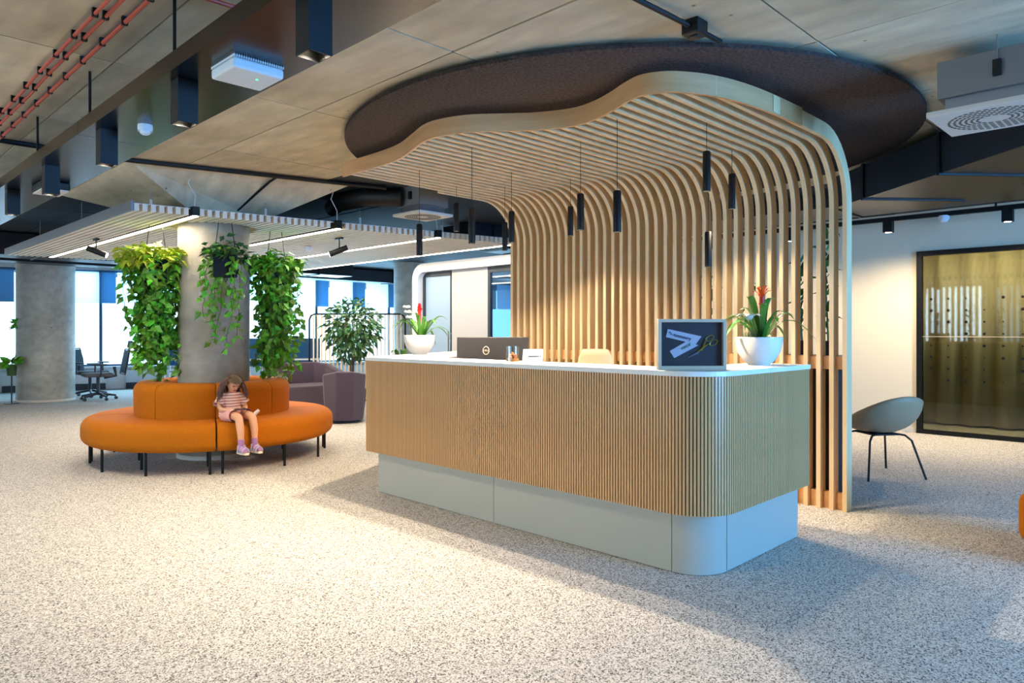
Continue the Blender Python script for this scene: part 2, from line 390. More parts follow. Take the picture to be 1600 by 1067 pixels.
# ------------------------------------------------------------------ slatted canopy and screen
CF = [(3.27, 5.23), (3.265, 5.05), (3.265, 4.743), (3.235, 4.40), (3.13, 4.08), (3.05, 3.85), (3.045, 3.68), (3.11, 3.48), (3.25, 3.30), (3.39, 3.12), (3.485, 2.90), (3.475, 2.72), (3.415, 2.545), (3.34, 2.385), (3.30, 2.255), (3.335, 2.145), (3.42, 2.06), (3.58, 1.975), (3.80, 1.915), (4.10, 1.88), (4.50, 1.862)]
curve = catmull(CF, 6)
def front_x(y):
    for a, b in zip(curve, curve[1:]):
        if (a.y-y)*(b.y-y) <= 0 and a.y != b.y: return a.x+(b.x-a.x)*(y-a.y)/(b.y-a.y)
    return 4.3
can = thing('slatted_canopy', 'tall birch slat screen curving over the reception desk as a wavy canopy', 'canopy', (5.3, 3.5, 0))
def rel(o): o.parent = can; o.matrix_parent_inverse = Matrix.Translation((-5.3, -3.5, 0)); return o
NS = 37
for i in range(NS):
    y = 1.88+i*.0932; xf = front_x(y)+.012
    inn = [(xf, 2.61), (4.9, 2.61)]+[(4.9+.4*sin(t), 2.21+.4*cos(t)) for t in [pi/2*k/10 for k in range(1, 11)]]+[(5.3, 1.2), (5.3, 0)]
    out = [(xf, 2.71), (4.9, 2.71)]+[(4.9+.5*sin(t), 2.21+.5*cos(t)) for t in [pi/2*k/10 for k in range(1, 11)]]+[(5.4, 1.2), (5.4, 0)]
    k = len(inn); vs = [(x, yy, z) for yy in (y-.015, y+.015) for x, z in inn+out]
    fs = []
    for q in range(k-1):
        fs += [(q, q+1, k+q+1, k+q), (2*k+q, 3*k+q, 3*k+q+1, 2*k+q+1), (q, 2*k+q, 2*k+q+1, q+1), (k+q, k+q+1, 3*k+q+1, 3*k+q)]
    fs += [(0, k, 3*k, 2*k), (k-1, 3*k-1, 4*k-1, 2*k-1)]
    rel(MB().add(vs, fs).build('slat', wood, None, True))
fa = MB(); n = len(curve)
for i, p in enumerate(curve):
    d = (curve[min(i+1, n-1)]-curve[max(i-1, 0)]).normalized(); q = V((-d.y, d.x))*.009
    for sgn in (1, -1):
        for z in (2.60, 2.715): fa.v.append((p.x+q.x*sgn, p.y+q.y*sgn, z))
for i in range(n-1):
    a, b = 4*i, 4*i+4; fa.f += [(a, b, b+1, a+1), (a+2, a+3, b+3, b+2), (a+1, b+1, b+3, a+3), (a, a+2, b+2, b)]
fa.f += [(0, 1, 3, 2), (4*n-4, 4*n-2, 4*n-1, 4*n-3)]
rel(fa.build('fascia', wood_h, None, True))
rel(MB().box(5.345, 5.40, 1.895, 5.22, 1.02, 1.115).build('upper_rail', wood_h))
rel(MB().box(5.345, 5.40, 1.895, 5.22, 0, .12).build('lower_rail', wood_h))
for x in (3.75, 4.5): rel(MB().box(x, x+.05, 1.9 if x > 4 else 2.0, 5.22, 2.715, 2.745).build('cross_bar', wood_h))
for x, y in ((3.77, 2.4), (3.77, 4.6), (4.52, 2.4), (4.52, 4.6)): rel(MB().cyl((x, y, 2.745), (x, y, 2.76), .012, n=8).build('hanger', black))
# planter cabinet right behind the screen
pc = thing('planter_cabinet', 'low black planter cabinet with a wooden top behind the slat screen', 'cabinet', (5.55, 3.5, 0))
MB().box(-.145, .11, -1.51, 1.7, 0, 1.08).build('body', black_panel, pc)
MB().box(-.145, .115, -1.52, 1.72, 1.085, 1.115).build('top_board', wood_h, pc)

# ------------------------------------------------------------------ felt disc on the ceiling
fd = thing('felt_disc', 'large round charcoal felt disc hanging under the concrete ceiling', 'ceiling panel', (4.806, 3.505, 2.76))
MB().lathe([(0, 0), (2.185, 0), (2.208, .012), (2.208, .035), (2.19, .04), (0, .04)], 96).build('panel', felt, fd, True)
for a in range(6): MB().cyl((1.6*cos(a), 1.6*sin(a), .04), (1.6*cos(a), 1.6*sin(a), .062), .03, n=8).build('hanger', black, fd)

# ------------------------------------------------------------------ reception desk
dk = thing('reception_desk', 'U-shaped reception desk with fluted oak front, white top and grey plinth', 'desk', (3.25, 3.3, 0))
DX, DY = 3.25, 3.3
def dloc(x, y): return (x-DX, y-DY)
Z0, Z1, ZT = .335, 1.062, 1.09
rC = .25
outer = [(5.0, 5.70), (3.25, 4.86)] + arc(3.25+rC, 1.80+rC, rC, pi, 1.5*pi, 14) + [(4.48, 1.80)]
def offset(P, d):                               # shift an open plan line towards the inside of the desk
    out = []
    for i, p in enumerate(P):
        a = V(P[max(0, i-1)]); b = V(P[min(len(P)-1, i+1)])
        n1 = None
        def nrm(u, v): e = (V(v)-V(u)).normalized(); return V((-e.y, e.x))
        if i == 0: q = nrm(P[0], P[1])*d
        elif i == len(P)-1: q = nrm(P[-2], P[-1])*d
        else:
            m1, m2 = nrm(P[i-1], p), nrm(p, P[i+1]); q = (m1+m2)/(1+m1.dot(m2))*d
        out.append((p[0]+q.x, p[1]+q.y))
    return out
def band(name, P0, d0, d1, z0, z1, mat):
    A = offset(P0, d0); B = offset(P0, d1); n = len(A); vs = []
    for (ax, ay), (bx, by) in zip(A, B):
        for x, y in ((ax, ay), (bx, by)):
            for z in (z0, z1): vs.append((x-DX, y-DY, z))
    fs = []
    for i in range(n-1):
        a, b = 4*i, 4*i+4; fs += [(a, b, b+1, a+1), (a+2, a+3, b+3, b+2), (a+1, b+1, b+3, a+3), (a, a+2, b+2, b)]
    fs += [(0, 1, 3, 2), (4*n-4, 4*n-2, 4*n-1, 4*n-3)]
    return MB().add(vs, fs).build(name, mat, dk, True)
band('slat_backing', outer, .012, .03, Z0, Z1, groove)
band('inner_wall', outer, .031, .05, Z0, Z1, desk_wood)
# white top: wide strip following the U
Ain = [(5.14, 5.36), (3.60, 4.62), (3.60, 2.17), (4.48, 2.17)]
poly = [dloc(x, y) for x, y in offset(outer, -.008)] + [dloc(x, y) for x, y in reversed(Ain)]
MB().prism(poly, Z1, ZT).build('worktop', top_m, dk, bevel=.003)
# lower working surface of the receptionist
MB().prism([dloc(*p) for p in [(3.31, 4.8), (3.31, 1.9), (4.3, 1.9), (4.3, 4.9)]], .72, .745).build('inner_worktop', top_m, dk)
# flutes: one small batten each
bat = MB().box(-.012, 0, -.0062, .0062, Z0, Z1).mesh('slat', desk_wood)
def along(P, step):
    res = []; acc = step/2
    for a, b in zip(P, P[1:]):
        a = V(a); b = V(b); L = (b-a).length; e = (b-a)/L
        while acc < L: res.append((a+e*acc, e)); acc += step
        acc -= L
    return res
ob = [outer[1]]+outer[2:]
for p, e in along(ob, .0190):
    q = V((-e.y, e.x))*.012; link('slat', bat, dk, (p.x-DX+q.x, p.y-DY+q.y, 0), math.atan2(q.y, q.x))
MB().prism([dloc(*p) for p in [(3.25, 4.862), (5.0, 5.702), (4.995, 5.68), (3.262, 4.845)]], Z0, Z1).build('end_panel', desk_wood, dk)
# plinth of separate laminate panels, set back
pl_out = [(3.33, 4.80)] + arc(3.33+.21, 1.866+.21, .21, pi, 1.5*pi, 12) + [(4.50, 1.866)]
def panel(P):
    return band('plinth_panel', P, 0, .03, .004, Z0+.01, plinth_m)
panel([(3.33, 4.80), (3.33, 3.462)]); panel([(3.33, 3.458), (3.33, 2.078)])
panel([(3.33, 2.074)]+arc(3.33+.21, 1.866+.21, .21, pi+.01, 1.5*pi-.01, 12)); panel([(3.544, 1.866), (4.46, 1.866)])
panel([(4.9, 5.55), (3.345, 4.812)])

# ------------------------------------------------------------------ pendants
PEND = [(3.62, 4.64, 1.92), (4.22, 4.87, 2.20), (3.44, 3.80, 1.93), (4.55, 4.58, 2.03), (4.17, 4.12, 2.03), (4.77, 3.99, 2.13), (3.90, 3.17, 2.01), (3.58, 2.62, 1.91), (4.10, 2.30, 2.19), (4.82, 2.50, 2.19), (4.71, 2.63, 1.77)]
PLAB = ['black cylinder pendant hanging over the desk end, in front of the ceiling baffle', 'short-corded black pendant seen against the dark ceiling left of the screen', 'black cylinder pendant hanging above the monitor, second large one from the canopy tip', 'far black pendant at the left edge of the slat screen, lower one', 'black pendant right at the left edge of the slat screen, upper one', 'smallest black pendant beside the bright lit slats', 'black pendant just right of the smallest one, before the slats', 'largest black pendant hanging in the middle of the canopy', 'highest black pendant under the right part of the canopy', 'black pendant close to the curve of the screen above the framed picture', 'lowest black pendant close to the slats above the framed picture']
cylm = MB().lathe([(.021, .0), (.025, 0), (.025, .25), (.02, .256), (0, .256)], 20).lathe([(.021, 0), (.021, .02)], 20).mesh('shade', black, True)
lensm = MB().lathe([(0, .008), (.021, .008)], 20).mesh('lens', lamp_w)
for (x, y, z), lb in zip(PEND, PLAB):
    p = thing('pendant_lamp', lb, 'pendant lamp', (x, y, z), 0, 'pendants under the canopy')
    sh_ = link('shade', cylm, p); link('lens', lensm, sh_)
    zt = 2.61
    if x > 4.75: zt = 2.60
    MB().cyl((0, 0, .256), (0, 0, zt-z+.02), .0022, n=5).build('cord', black, p)
    spot(p, (0, 0, -.005), 115 if x < 3.7 else 29, WARM, 130, .5, .02)

# ------------------------------------------------------------------ black ceiling raft with square downlights
bm_ = thing('ceiling_raft', 'long glossy black metal raft hung below the concrete on rods', 'ceiling raft', (1.405, 4, 2.47))
for a, b in ((-4.5, .81), (.815, 7.0)): MB().box(-.21, .21, a, b, 0, .08).build('tray', beam_m, bm_)
for y in (-2.4, -.63, .68, 1.94, 3.4): MB().cyl((-.18, y, .08), (-.18, y, CZ-2.47), .008, n=8).build('rod', black, bm_)
sq = MB(); q_ = .046
for a, b, c_, d in ((-q_, -q_+.004, -q_, q_), (q_-.004, q_, -q_, q_), (-q_+.004, q_-.004, -q_, -q_+.004), (-q_+.004, q_-.004, q_-.004, q_)): sq.box(a, b, c_, d, -.20, 0)
sq.box(-.042, .042, -.042, .042, -.16, -.15); sqm = sq.mesh('housing', black); sql = MB().lathe([(0, -.162), (.025, -.162)], 16).mesh('lens', lamp_w)
SQL = [('square black downlight at the near end of the raft, lit', 2.26, 55), ('square black downlight on the raft beside the white router', 3.44, 65), ('square black downlight on the raft just beyond the round detector', 4.61, 70), ('square black downlight on the raft, second from the far end', 5.89, 70), ('square black downlight at the far end of the raft', 7.14, 70)]
for lb, y, pw in SQL:
    p = thing('square_downlight', lb, 'downlight', (1.295, y, 2.47), 0, 'downlights on the raft')
    hs_ = link('housing', sqm, p); link('lens', sql, hs_)
    spot(p, (0, 0, -.17), pw, NEUT, 125, .7, .03)
# router, detectors
ap = thing('wireless_router', 'white ribbed wireless access point with green light under the raft', 'router', (1.42, 3.05, 2.415))
MB().box(-.115, .115, -.115, .115, 0, .045).build('body', white_paint, ap, bevel=.012)
for i in range(22): MB().box(-.113+i*.0105, -.108+i*.0105, -.117, .117, .045, .065).build('fin', white_paint, ap)
MB().lathe([(0, -.0006), (.006, -.0006)], 10, (.03, -.03, 0)).build('status_light', green_led, ap)
MB().box(-.06, .06, -.06, .06, .045, .07).build('mount', black, ap)
def detector(lb, loc, s=1):
    d = thing('ceiling_detector', lb, 'detector', loc, 0, 'white round detectors'); d.scale = (s, s, s)
    MB().lathe([(.048, .05), (.05, .02), (.046, .012), (.048, 0)], 24).build('base', white_paint, d, True)
    MB().lathe([(.04, .012), (.034, -.012), (.02, -.022), (0, -.024)], 24).build('dome', white_paint, d, True)
detector('white round detector on the underside of the black raft', (1.41, 4.32, 2.432), .8)
detector('white round detector on the slatted baffle near the black spotlight', (4.65, 8.26, 2.335))
detector('white round detector below the black rail before the cream wall', (9.3, 2.2, 2.57), 1.1)
rt = thing('ceiling_box', 'flat black box fixed under the far end of the raft', 'box', (1.45, 6.6, 2.41)); MB().box(-.1, .1, -.16, .16, 0, .06).build('body', black, rt, bevel=.01); MB().box(-.09, .09, -.15, .15, -.01, 0).build('cover', plate_m, rt)

# red conduits and black pipes on the slab
def pipe(name, lb, pts, r, mat, cat='conduit', clips=0, group=None):
    p = thing(name, lb, cat, pts[0], 0, group); o = V(pts[0])
    tb = MB().tube([V(q)-o for q in pts], r, 8).build('tube', mat, p, True)
    for i in range(clips):
        q = V(pts[0]).lerp(V(pts[-1]), (i+.5)/clips)-o; MB().box(q.x-.013, q.x+.013, q.y-.01, q.y+.01, q.z-.012, q.z+.03).build('clip', black, tb)
    return p
pipe('conduit', 'outer thin red conduit of the close pair clipped to the concrete', [(1.0, 1.8, 2.79), (1.0, 4.9, 2.79), (1.008, 5.3, 2.79), (1.004, 6.75, 2.79)], .009, red_pipe, clips=14)
pipe('conduit', 'inner thin red conduit of the close pair clipped to the concrete', [(1.045, 1.8, 2.79), (1.045, 4.9, 2.79), (1.053, 5.3, 2.79), (1.049, 6.75, 2.79)], .009, red_pipe, clips=14)
pipe('conduit', 'single red conduit beside the pair, clipped nearer the raft', [(1.13, 1.8, 2.79), (1.13, 6.75, 2.79)], .011, red_pipe, clips=14)
pipe('conduit', 'short red conduit disappearing over the top of the raft', [(.98, 3.23, 2.795), (2.0, 3.2, 2.795)], .011, red_pipe, clips=3)
pipe('conduit', 'red conduit crossing the slab along the flared column head', [(.9, 6.84, 2.80), (2.05, 6.80, 2.80), (4.3, 6.21, 2.80)], .011, red_pipe)
pipe('pipe', 'black pipe running along the flared column head', [(.93, 6.75, 2.62), (.93, 6.75, 2.76), (1.0, 6.75, 2.79), (2.0, 6.75, 2.79), (4.35, 6.14, 2.79)], .021, black, 'pipe')
pipe('pipe', 'thin black pipe bent across the sloping column head', [(3.28, 6.42, 2.78), (3.30, 6.60, 2.77), (3.22, 7.0, 2.58), (3.18, 7.15, 2.50)], .012, black, 'pipe')
jb = thing('junction_box', 'black junction box with conduit on the concrete above the disc', 'junction box', (3.11, 1.81, 2.745))
MB().box(-.05, .05, -.046, .046, 0, .075).build('box', black, jb, bevel=.008); MB().lathe([(0, -.008), (.025, -.008), (.03, 0)], 12).build('cover', black, jb)
MB().tube([(-.75, .05, .045), (0, 0, .04), (.24, -.01, .04)], .013, 8).build('tube', black, jb, True)

# ------------------------------------------------------------------ slatted baffle over the seating
bf = thing('ceiling_baffle', 'large white slatted ceiling baffle hung around the concrete column', 'ceiling panel', (4.2, 9.5, 2.38))
def ynear(x): return 6.87-.165*(x-2.15)
def yfar(x): return 12.25-.18*(x-2.15)
LIN = [2.66, 4.05, 5.25, 6.33]
x = 2.17; i = 0
while x < 6.36:
    if all(abs(x-l) > .045 for l in LIN):
        a, b = ynear(x)-9.5, yfar(x)-9.5; lx = x-4.2
        if abs(x-SX) < .41:
            h = math.sqrt(max(0, .41**2-(x-SX)**2))+.02; segs = [(a, SY-9.5-h), (SY-9.5+h, b)]
        else: segs = [(a, b)]
        m = MB()
        for p, q in segs: m.box(lx-.020, lx+.020, p, q, 0, .065)
        m.build('slat', baffle, bf)
    x += .068
MB().prism([(2.15-4.2, ynear(2.15)+.05-9.5), (6.36-4.2, ynear(6.36)+.05-9.5), (6.36-4.2, yfar(6.36)-.05-9.5), (2.15-4.2, yfar(2.15)-.05-9.5)], .066, .075).build('backing', white_paint, bf)
MB().box(-2.075, -2.055, ynear(2.14)-9.5, yfar(2.14)-9.5, -.005, .09).build('edge_rail', grey_box, bf)
for x, y in ((2.4, 7.2), (3.4, 6.9), (4.4, 6.7), (5.4, 6.5), (2.4, 9.5), (2.4, 11.5)):
    MB().cyl((x-4.2, y-9.5, .07), (x-4.2, y-9.5, CZ-2.38), .003, n=5).build('hanger_wire', steel, bf); MB().box(x-4.21, x-4.19, y-9.51, y-9.49, .09, .17).build('clamp', plate_m, bf)
for x, lb in zip(LIN, ['left-hand glowing linear lamp in the baffle, beside the column', 'glowing linear lamp in the baffle right behind the column', 'third glowing linear lamp in the baffle, left of the dark ceiling', 'glowing linear lamp along the outer right border of the baffle']):
    a, b = ynear(x)-.01, yfar(x)-.05
    l = thing('linear_lamp', lb, 'linear lamp', (x, a, 2.38), 0, 'linear lamps in the baffle')
    hs_ = MB().box(-.03, .03, 0, b-a, .0, .085).build('housing', black, l); MB().box(-.022, .022, .01, b-a-.01, -.008, 0).build('diffuser', line_w, hs_)
    MB().tube([(0, .05, .09), (.03, .1, .2), (-.03, .12, .32), (0, .1, CZ-2.385)], .005, 6).build('supply_cable', plate_m, l, True)
    o = area('baffle_lamp_light', (x, (a+b)/2, 2.365), (x, (a+b)/2, 0), .04, (b-a)*.98, 48, NEUT); o.rotation_euler = (0, 0, 0)
def track_spot(lb, loc, aim):
    s = thing('track_spotlight', lb, 'spotlight', loc, 0, 'spotlights on the baffle')
    MB().box(-.02, .02, -.06, .06, -.02, 0).build('adapter', black, s); MB().cyl((0, 0, -.02), (0, 0, -.13), .007, n=8).build('stem', black, s)
    d = V(aim).normalized(); c = V((0, 0, -.15))
    MB().cyl(c-d*.10, c+d*.12, .033, n=18).build('head', black, s, True); MB().cyl(c+d*.121, c+d*.123, .029, n=18).build('lens', lamp_w, s)
    spot(s, c+d*.13, 28, NEUT, 50, .5, .02, d)
track_spot('black track spotlight under the left of the baffle, aimed right', (2.50, 9.3, 2.38), (.75, -.5, -.35))
track_spot('black track spotlight under the baffle right of the vines, aimed left', (4.45, 7.2, 2.38), (-.7, .45, -.35))

# ------------------------------------------------------------------ air conditioning, ducts, rails
def cassette(lb, loc, rz, box_h, s=.6):
    a = thing('air_diffuser', lb, 'air diffuser', loc, rz)
    MB().box(-s/2, s/2, -s/2, s/2, 0, .03).build('plate', plate_m, a, bevel=.006)
    h = MB()
    for ring in range(3, 9):
        for k in range(ring*5):
            t = 2*pi*k/(ring*5); r = ring*s*.05
            T = Matrix.Translation((r*cos(t), r*sin(t), 0)) @ Matrix.Rotation(t, 4, 'Z'); h.box(-.006, .006, -.011, .011, -.001, .001, T)
    h.build('slot', black, a, kind='stuff')
    MB().box(-s*.42, s*.42, -s*.42, s*.42, .10, .10+box_h).build('box', grey_box, a, bevel=.004)
    MB().box(-s*.36, s*.36, -s*.36, s*.36, .03, .10).build('neck', steel, a)
    for q in (-1, 1): MB().cyl((q*s*.44, -s*.1, .2), (q*s*.44, -s*.1, CZ-loc[2]), .004, n=6).build('hanger', steel, a); MB().box(q*s*.44-.018, q*s*.44+.018, -s*.1-.018, -s*.1+.018, .16, .24).build('bracket', black, a)
    return a
cassette('white square air diffuser with grey box at the upper right edge', (4.57, .84, 2.45), 0, .20, .53)
ca = cassette('white square air diffuser seen left of the canopy with round black duct', (4.75, 6.03, 2.52), 0, .24, .46)
MB().tube([(-.2, .1, .2), (-.45, .35, .2), (-.5, .8, .2), (-.3, 1.3, .22)], .10, 16).build('flexible_duct', black, ca, True)
def obox(name, lb, cat, p0, p1, wdt, z0, z1, mat, seam=0):
    p0 = V(p0); p1 = V(p1); d = (p1-p0); L = d.length; rz = math.atan2(d.y, d.x)
    o = thing(name, lb, cat, (p0.x, p0.y, z0), rz)
    MB().box(0, L, 0, wdt, 0, z1-z0).build('duct_body', mat, o)
    for i in range(seam): q = L*(i+.5)/seam; MB().box(q-.015, q+.015, -.015, wdt+.015, -.015, z1-z0+.01).build('flange', black, o)
    return o
obox('air_duct', 'big dark rectangular air duct behind the felt disc', 'duct', (6.86, 2.53), (4.91, .31), .9, 2.45, 2.74, duct_m, 3)
obox('air_duct', 'wide dark air duct crossing above the black wall rails', 'duct', (7.9, 6.5), (7.9, -3), .9, 2.64, 2.80, duct_m, 4)
obox('air_duct', 'dark air duct behind the ceiling drop, above the white booth', 'duct', (6.6, 7.3), (9.9, 7.3), .6, 2.50, 2.80, duct_m, 4)
obox('air_duct', 'dark air duct near the far windows past the raft', 'duct', (1.9, 12.9), (8.3, 12.9), .6, 2.45, 2.78, duct_m, 4)
obox('air_duct', 'second dark air duct nearer the far windows', 'duct', (.5, 14.6), (12, 14.6), .5, 2.5, 2.78, duct_m, 4)
for z, lb in ((2.645, 'lower black rail carrying downlights before the cream wall'), (2.745, 'upper black rail before the cream wall')):
    r = thing('ceiling_rail', lb, 'rail', (9.3, 0, z)); MB().box(-.03, .03, -3, 6.5, -.025, .025).build('bar', black, r)
    for y in (-1, 1.7, 4.4): MB().cyl((0, y, .02), (0, y, CZ-z-.04), .012, n=8).build('rod', black, r)
for y, lb in ((2.79, 'square black downlight on the wall rail next to the slat screen'), (1.59, 'square black downlight on the wall rail at the right edge')):
    p = thing('square_downlight', lb, 'downlight', (9.3, y, 2.62), 0, 'downlights on the wall rail')
    MB().box(-.05, .05, -.05, .05, -.13, 0).build('housing', black, p); MB().lathe([(0, -.131), (.035, -.131)], 16).build('lens', lamp_w, p)
    spot(p, (0, 0, -.14), 150, WARM, 160, 1.0, .03)
for y, lb in ((3.99, 'square black downlight seen through the slats nearest the cream wall'), (5.19, 'square black downlight seen through the middle of the slat screen'), (6.39, 'square black downlight farthest along the wall rail, behind the slats')):
    p = thing('square_downlight', lb, 'downlight', (9.3, y, 2.62), 0, 'downlights behind the screen')
    MB().box(-.05, .05, -.05, .05, -.13, 0).build('housing', black, p); MB().lathe([(0, -.131), (.035, -.131)], 16).build('lens', lamp_w, p)
    spot(p, (0, 0, -.14), 60, WARM, 160, 1.0, .03)

# ------------------------------------------------------------------ round sofa
def seat_prof():
    P = [(.58, .22), (1.15, .21)]
    P += [(1.13+.08*sin(t), .29-.08*cos(t)) for t in [pi/2*k/5 for k in range(1, 6)]]
    P += [(1.10+.11*cos(t), .365+.10*sin(t)) for t in [pi/2*k/6 for k in range(0, 7)]]
    return P+[(.85, .462), (.58, .455)]
def back_prof():
    P = [(.46, .38), (.75, .38), (.755, .66)]
    P += [(.675+.08*cos(t), .70+.09*sin(t)) for t in [pi/2*k/6 for k in range(0, 7)]]
    return P+[(.54, .79)]+[(.54-.08*sin(t), .70+.09*cos(t)) for t in [pi/2*k/5 for k in range(1, 6)]]
A0 = math.atan2(-SY, -SX)+.015
SL = ['orange curved sofa segment on the front left, no one sitting on it', 'orange curved sofa segment with the child sitting on it', 'orange curved sofa segment at the rear right, beside the plum chairs', 'orange curved sofa segment at the rear left, behind the column']
for k, (a, lb) in enumerate(zip((A0-pi/2, A0, A0+pi/2, A0+pi), SL)):
    sf = thing('curved_sofa', lb, 'sofa', (SX, SY, 0), 0, 'segments of the round sofa')
    a1 = a+pi/2; g = .006
    MB().sweep(seat_prof(), a+g, a1-g, 20, shrink=.03).build('seat', orange, sf, True)
    for h in (0, 1):
        b0 = a+h*pi/4+.004; b1 = a+(h+1)*pi/4-.004
        MB().sweep(back_prof(), b0, b1, 10, shrink=.03).build('backrest', orange, sf, True)
    for t, r in ((.03, 1.13), (.5, .90), (.97, 1.13), (.36, 1.14), (.66, 1.14), (.06, .70), (.94, .70)):
        q = a+t*pi/2; MB().cyl((r*cos(q), r*sin(q), 0), (r*cos(q), r*sin(q), .225), .013, n=8).build('leg', black, sf)
# orange seat cut by the right edge
os_ = thing('lounge_seat', 'edge of an orange lounge seat at the right border', 'seat', (5.15, .42, 0))
MB().box(-.35, .35, -.42, .36, .12, .40).build('cushion', orange, os_, bevel=.06)
for x_, y_ in ((-.28, -.3), (.28, -.3), (-.28, .3), (.28, .3)): MB().cyl((x_, y_, 0), (x_, y_, .14), .015, n=8).build('leg', black, os_)

# ------------------------------------------------------------------ hanging planters with vines
def rnd_dir(down=.5):
    t = random.uniform(0, 2*pi); return V((cos(t), sin(t), random.uniform(-1, .6)-down)).normalized()
EN = V((-SX, -SY, 0)).normalized(); ET = V((-EN.y, EN.x, 0))
if ET.dot(V((.702, -.712, 0))) < 0: ET = -ET
def planter(lb, off_t, off_n, z, strands, spread, top_n, mat_top, mat_leaf, lens, size):
    c = V((SX, SY, 0))+ET*off_t+EN*off_n
    p = thing('hanging_planter', lb, 'hanging plant', (c.x, c.y, z), math.atan2(ET.y, ET.x), 'vine planters on the column')
    MB().box(-.11, .11, -.08, .08, -.12, .1).build('box', black, p, bevel=.006)
    for q in (-.1, .1): MB().cyl((q, 0, .1), (q*.6, .05, 2.38-z), .004, n=6).build('hanger_wire', black, p)
    MB().box(-.1, .1, -.07, .07, .08, .105).build('soil', soil, p)
    lv = MB(); st = MB(); tp = MB()
    for i in range(top_n):
        t = random.uniform(0, 2*pi); r = spread*math.sqrt(random.random()); h = random.uniform(-.05, .22)*(1-.5*r/spread)
        q = V((r*cos(t), r*sin(t)*.8, .08+h)); tp.leaf(q, rnd_dir(.1), (random.uniform(-.4, .4), random.uniform(-.4, .4), 1), size*random.uniform(.8, 1.3), size*random.uniform(.6, .9))
    for i in range(strands):
        t = random.uniform(0, 2*pi); r = spread*random.uniform(.35, 1); L = random.uniform(*lens)
        pts = [V((.06*cos(t), .05*sin(t), .1)), V((r*.6*cos(t), r*.6*sin(t)*.8, .16))]
        x, y = r*cos(t), r*sin(t)*.8; zz = .08
        sx, sy = random.uniform(-.02, .02), random.uniform(-.02, .02)
        while zz > .08-L:
            x += sx*.5+random.uniform(-.02, .02)-x*.055; y += sy*.5+random.uniform(-.02, .02)-y*.055; pts.append(V((x, y, zz))); zz -= .06
        st.tube(pts, .003, 4, False)
        for q in pts[1:]:
            for _ in range(random.choice((1, 2, 2))):
                lv.leaf(q+V((random.uniform(-.03, .03), random.uniform(-.03, .03), random.uniform(-.03, .03))), rnd_dir(.5), rnd_dir(-1.2), size*random.uniform(.7, 1.25), size*random.uniform(.55, .85))
    st.build('vine_stem', stem_m, p, kind='stuff'); lv.build('hanging_foliage', mat_leaf, p, kind='stuff'); tp.build('top_foliage', mat_top, p, kind='stuff')
planter('left hanging planter with yellow-green vines falling to the sofa', -.55, .05, 1.92, 46, .36, 330, leaf_y, leaf_g, (.7, 1.25), .10)
planter('middle hanging planter with sparse vines in front of the column', .10, .52, 1.95, 9, .22, 120, leaf_d, leaf_g, (.35, 1.1), .09)
planter('right hanging planter with bright green vines falling to the sofa', .62, .02, 1.90, 40, .28, 230, leaf_g, leaf_g, (.7, 1.2), .10)
planter('hanging planter hidden behind the column with trailing vines', .05, -.56, 1.92, 14, .25, 90, leaf_d, leaf_d, (.4, .9), .1)

# ------------------------------------------------------------------ things on the desk
CAMZ = -YAW                                     # a rotation that turns a thing's front towards the entrance
mn = thing('computer_monitor', 'charcoal monitor seen from the back with a round silver logo', 'monitor', (3.77, 3.93, .745), CAMZ-.03)
T = Matrix.Translation((0, 0, .36)) @ Matrix.Rotation(R(-7), 4, 'X')
bk = MB().box(-.275, .275, 0, .035, -.17, .15, T).build('back_cover', monitor_m, mn, bevel=.006)
MB().box(-.275, .275, .036, .042, -.17, .15, T).build('display', black_panel, mn)
lg = MB(); lg.tube([T @ V((-.05+.026*cos(t)*.9, -.002, +.045+.030*sin(t))) for t in [2*pi*k/24 for k in range(25)]], .0028, 6)
lg.build('logo_ring', frame_m, bk, True)
tx = text('logo_lettering', 'DELL', .020, frame_m, bk, T @ V((-.05, -.0025, .045)), (pi/2+R(-7), 0, 0), .0006, 'CENTER')
MB().box(-.02, .02, .06, .10, .01, .34).build('stand', monitor_m, mn); MB().box(-.12, .12, 0, .18, 0, .012).build('foot', monitor_m, mn, bevel=.004)
MB().box(-.05, .05, .042, .06, .24, .32).build('bracket', monitor_m, mn)

cd = thing('candle_glass', 'clear glass tumbler with amber sand and potpourri on the counter', 'glass', (3.38, 3.33, 1.09))
MB().lathe([(.046, 0), (.046, .108), (.043, .108), (.043, .006), (0, .006)], 28).build('glass', clear_glass, cd, True)
MB().lathe([(0, .008), (.042, .008), (.042, .026), (0, .028)], 28).build('sand', sand_m, cd, True)
for i in range(13):
    t = i*2.4; r = .028*math.sqrt((i % 6)/6); MB().ball((r*cos(t), r*sin(t), .036+.012*(i//6)), (.012, .010, .009), 8, Matrix.Rotation(t, 3, 'Y')).build('potpourri_piece', biscuit, cd, True)
cr = thing('name_card', 'folded white card with grey lettering beside the glass tumbler', 'card', (3.46, 3.22, 1.09), CAMZ+.05)
MB().add([(-.068, 0, 0), (.066, 0, 0), (.072, .02, .088), (-.062, .02, .088), (-.068, .002, 0), (.066, .002, 0), (.072, .022, .088), (-.062, .022, .088)], [(0,1,2,3), (7,6,5,4), (0,4,5,1), (2,6,7,3), (1,5,6,2), (0,3,7,4)]).build('front_leaf', paper, cr)
MB().add([(-.068, .045, 0), (.066, .045, 0), (.072, .023, .088), (-.062, .023, .088), (-.068, .047, 0), (.066, .047, 0), (.072, .025, .088), (-.062, .025, .088)], [(0,1,2,3), (7,6,5,4), (0,4,5,1), (2,6,7,3), (1,5,6,2), (0,3,7,4)]).build('rear_leaf', paper, cr)
tl = math.atan2(.02, .088)
text('lettering', 'tietoevry', .024, ink, cr, (-.030, .0085, .043), (pi/2-tl, 0, 0))
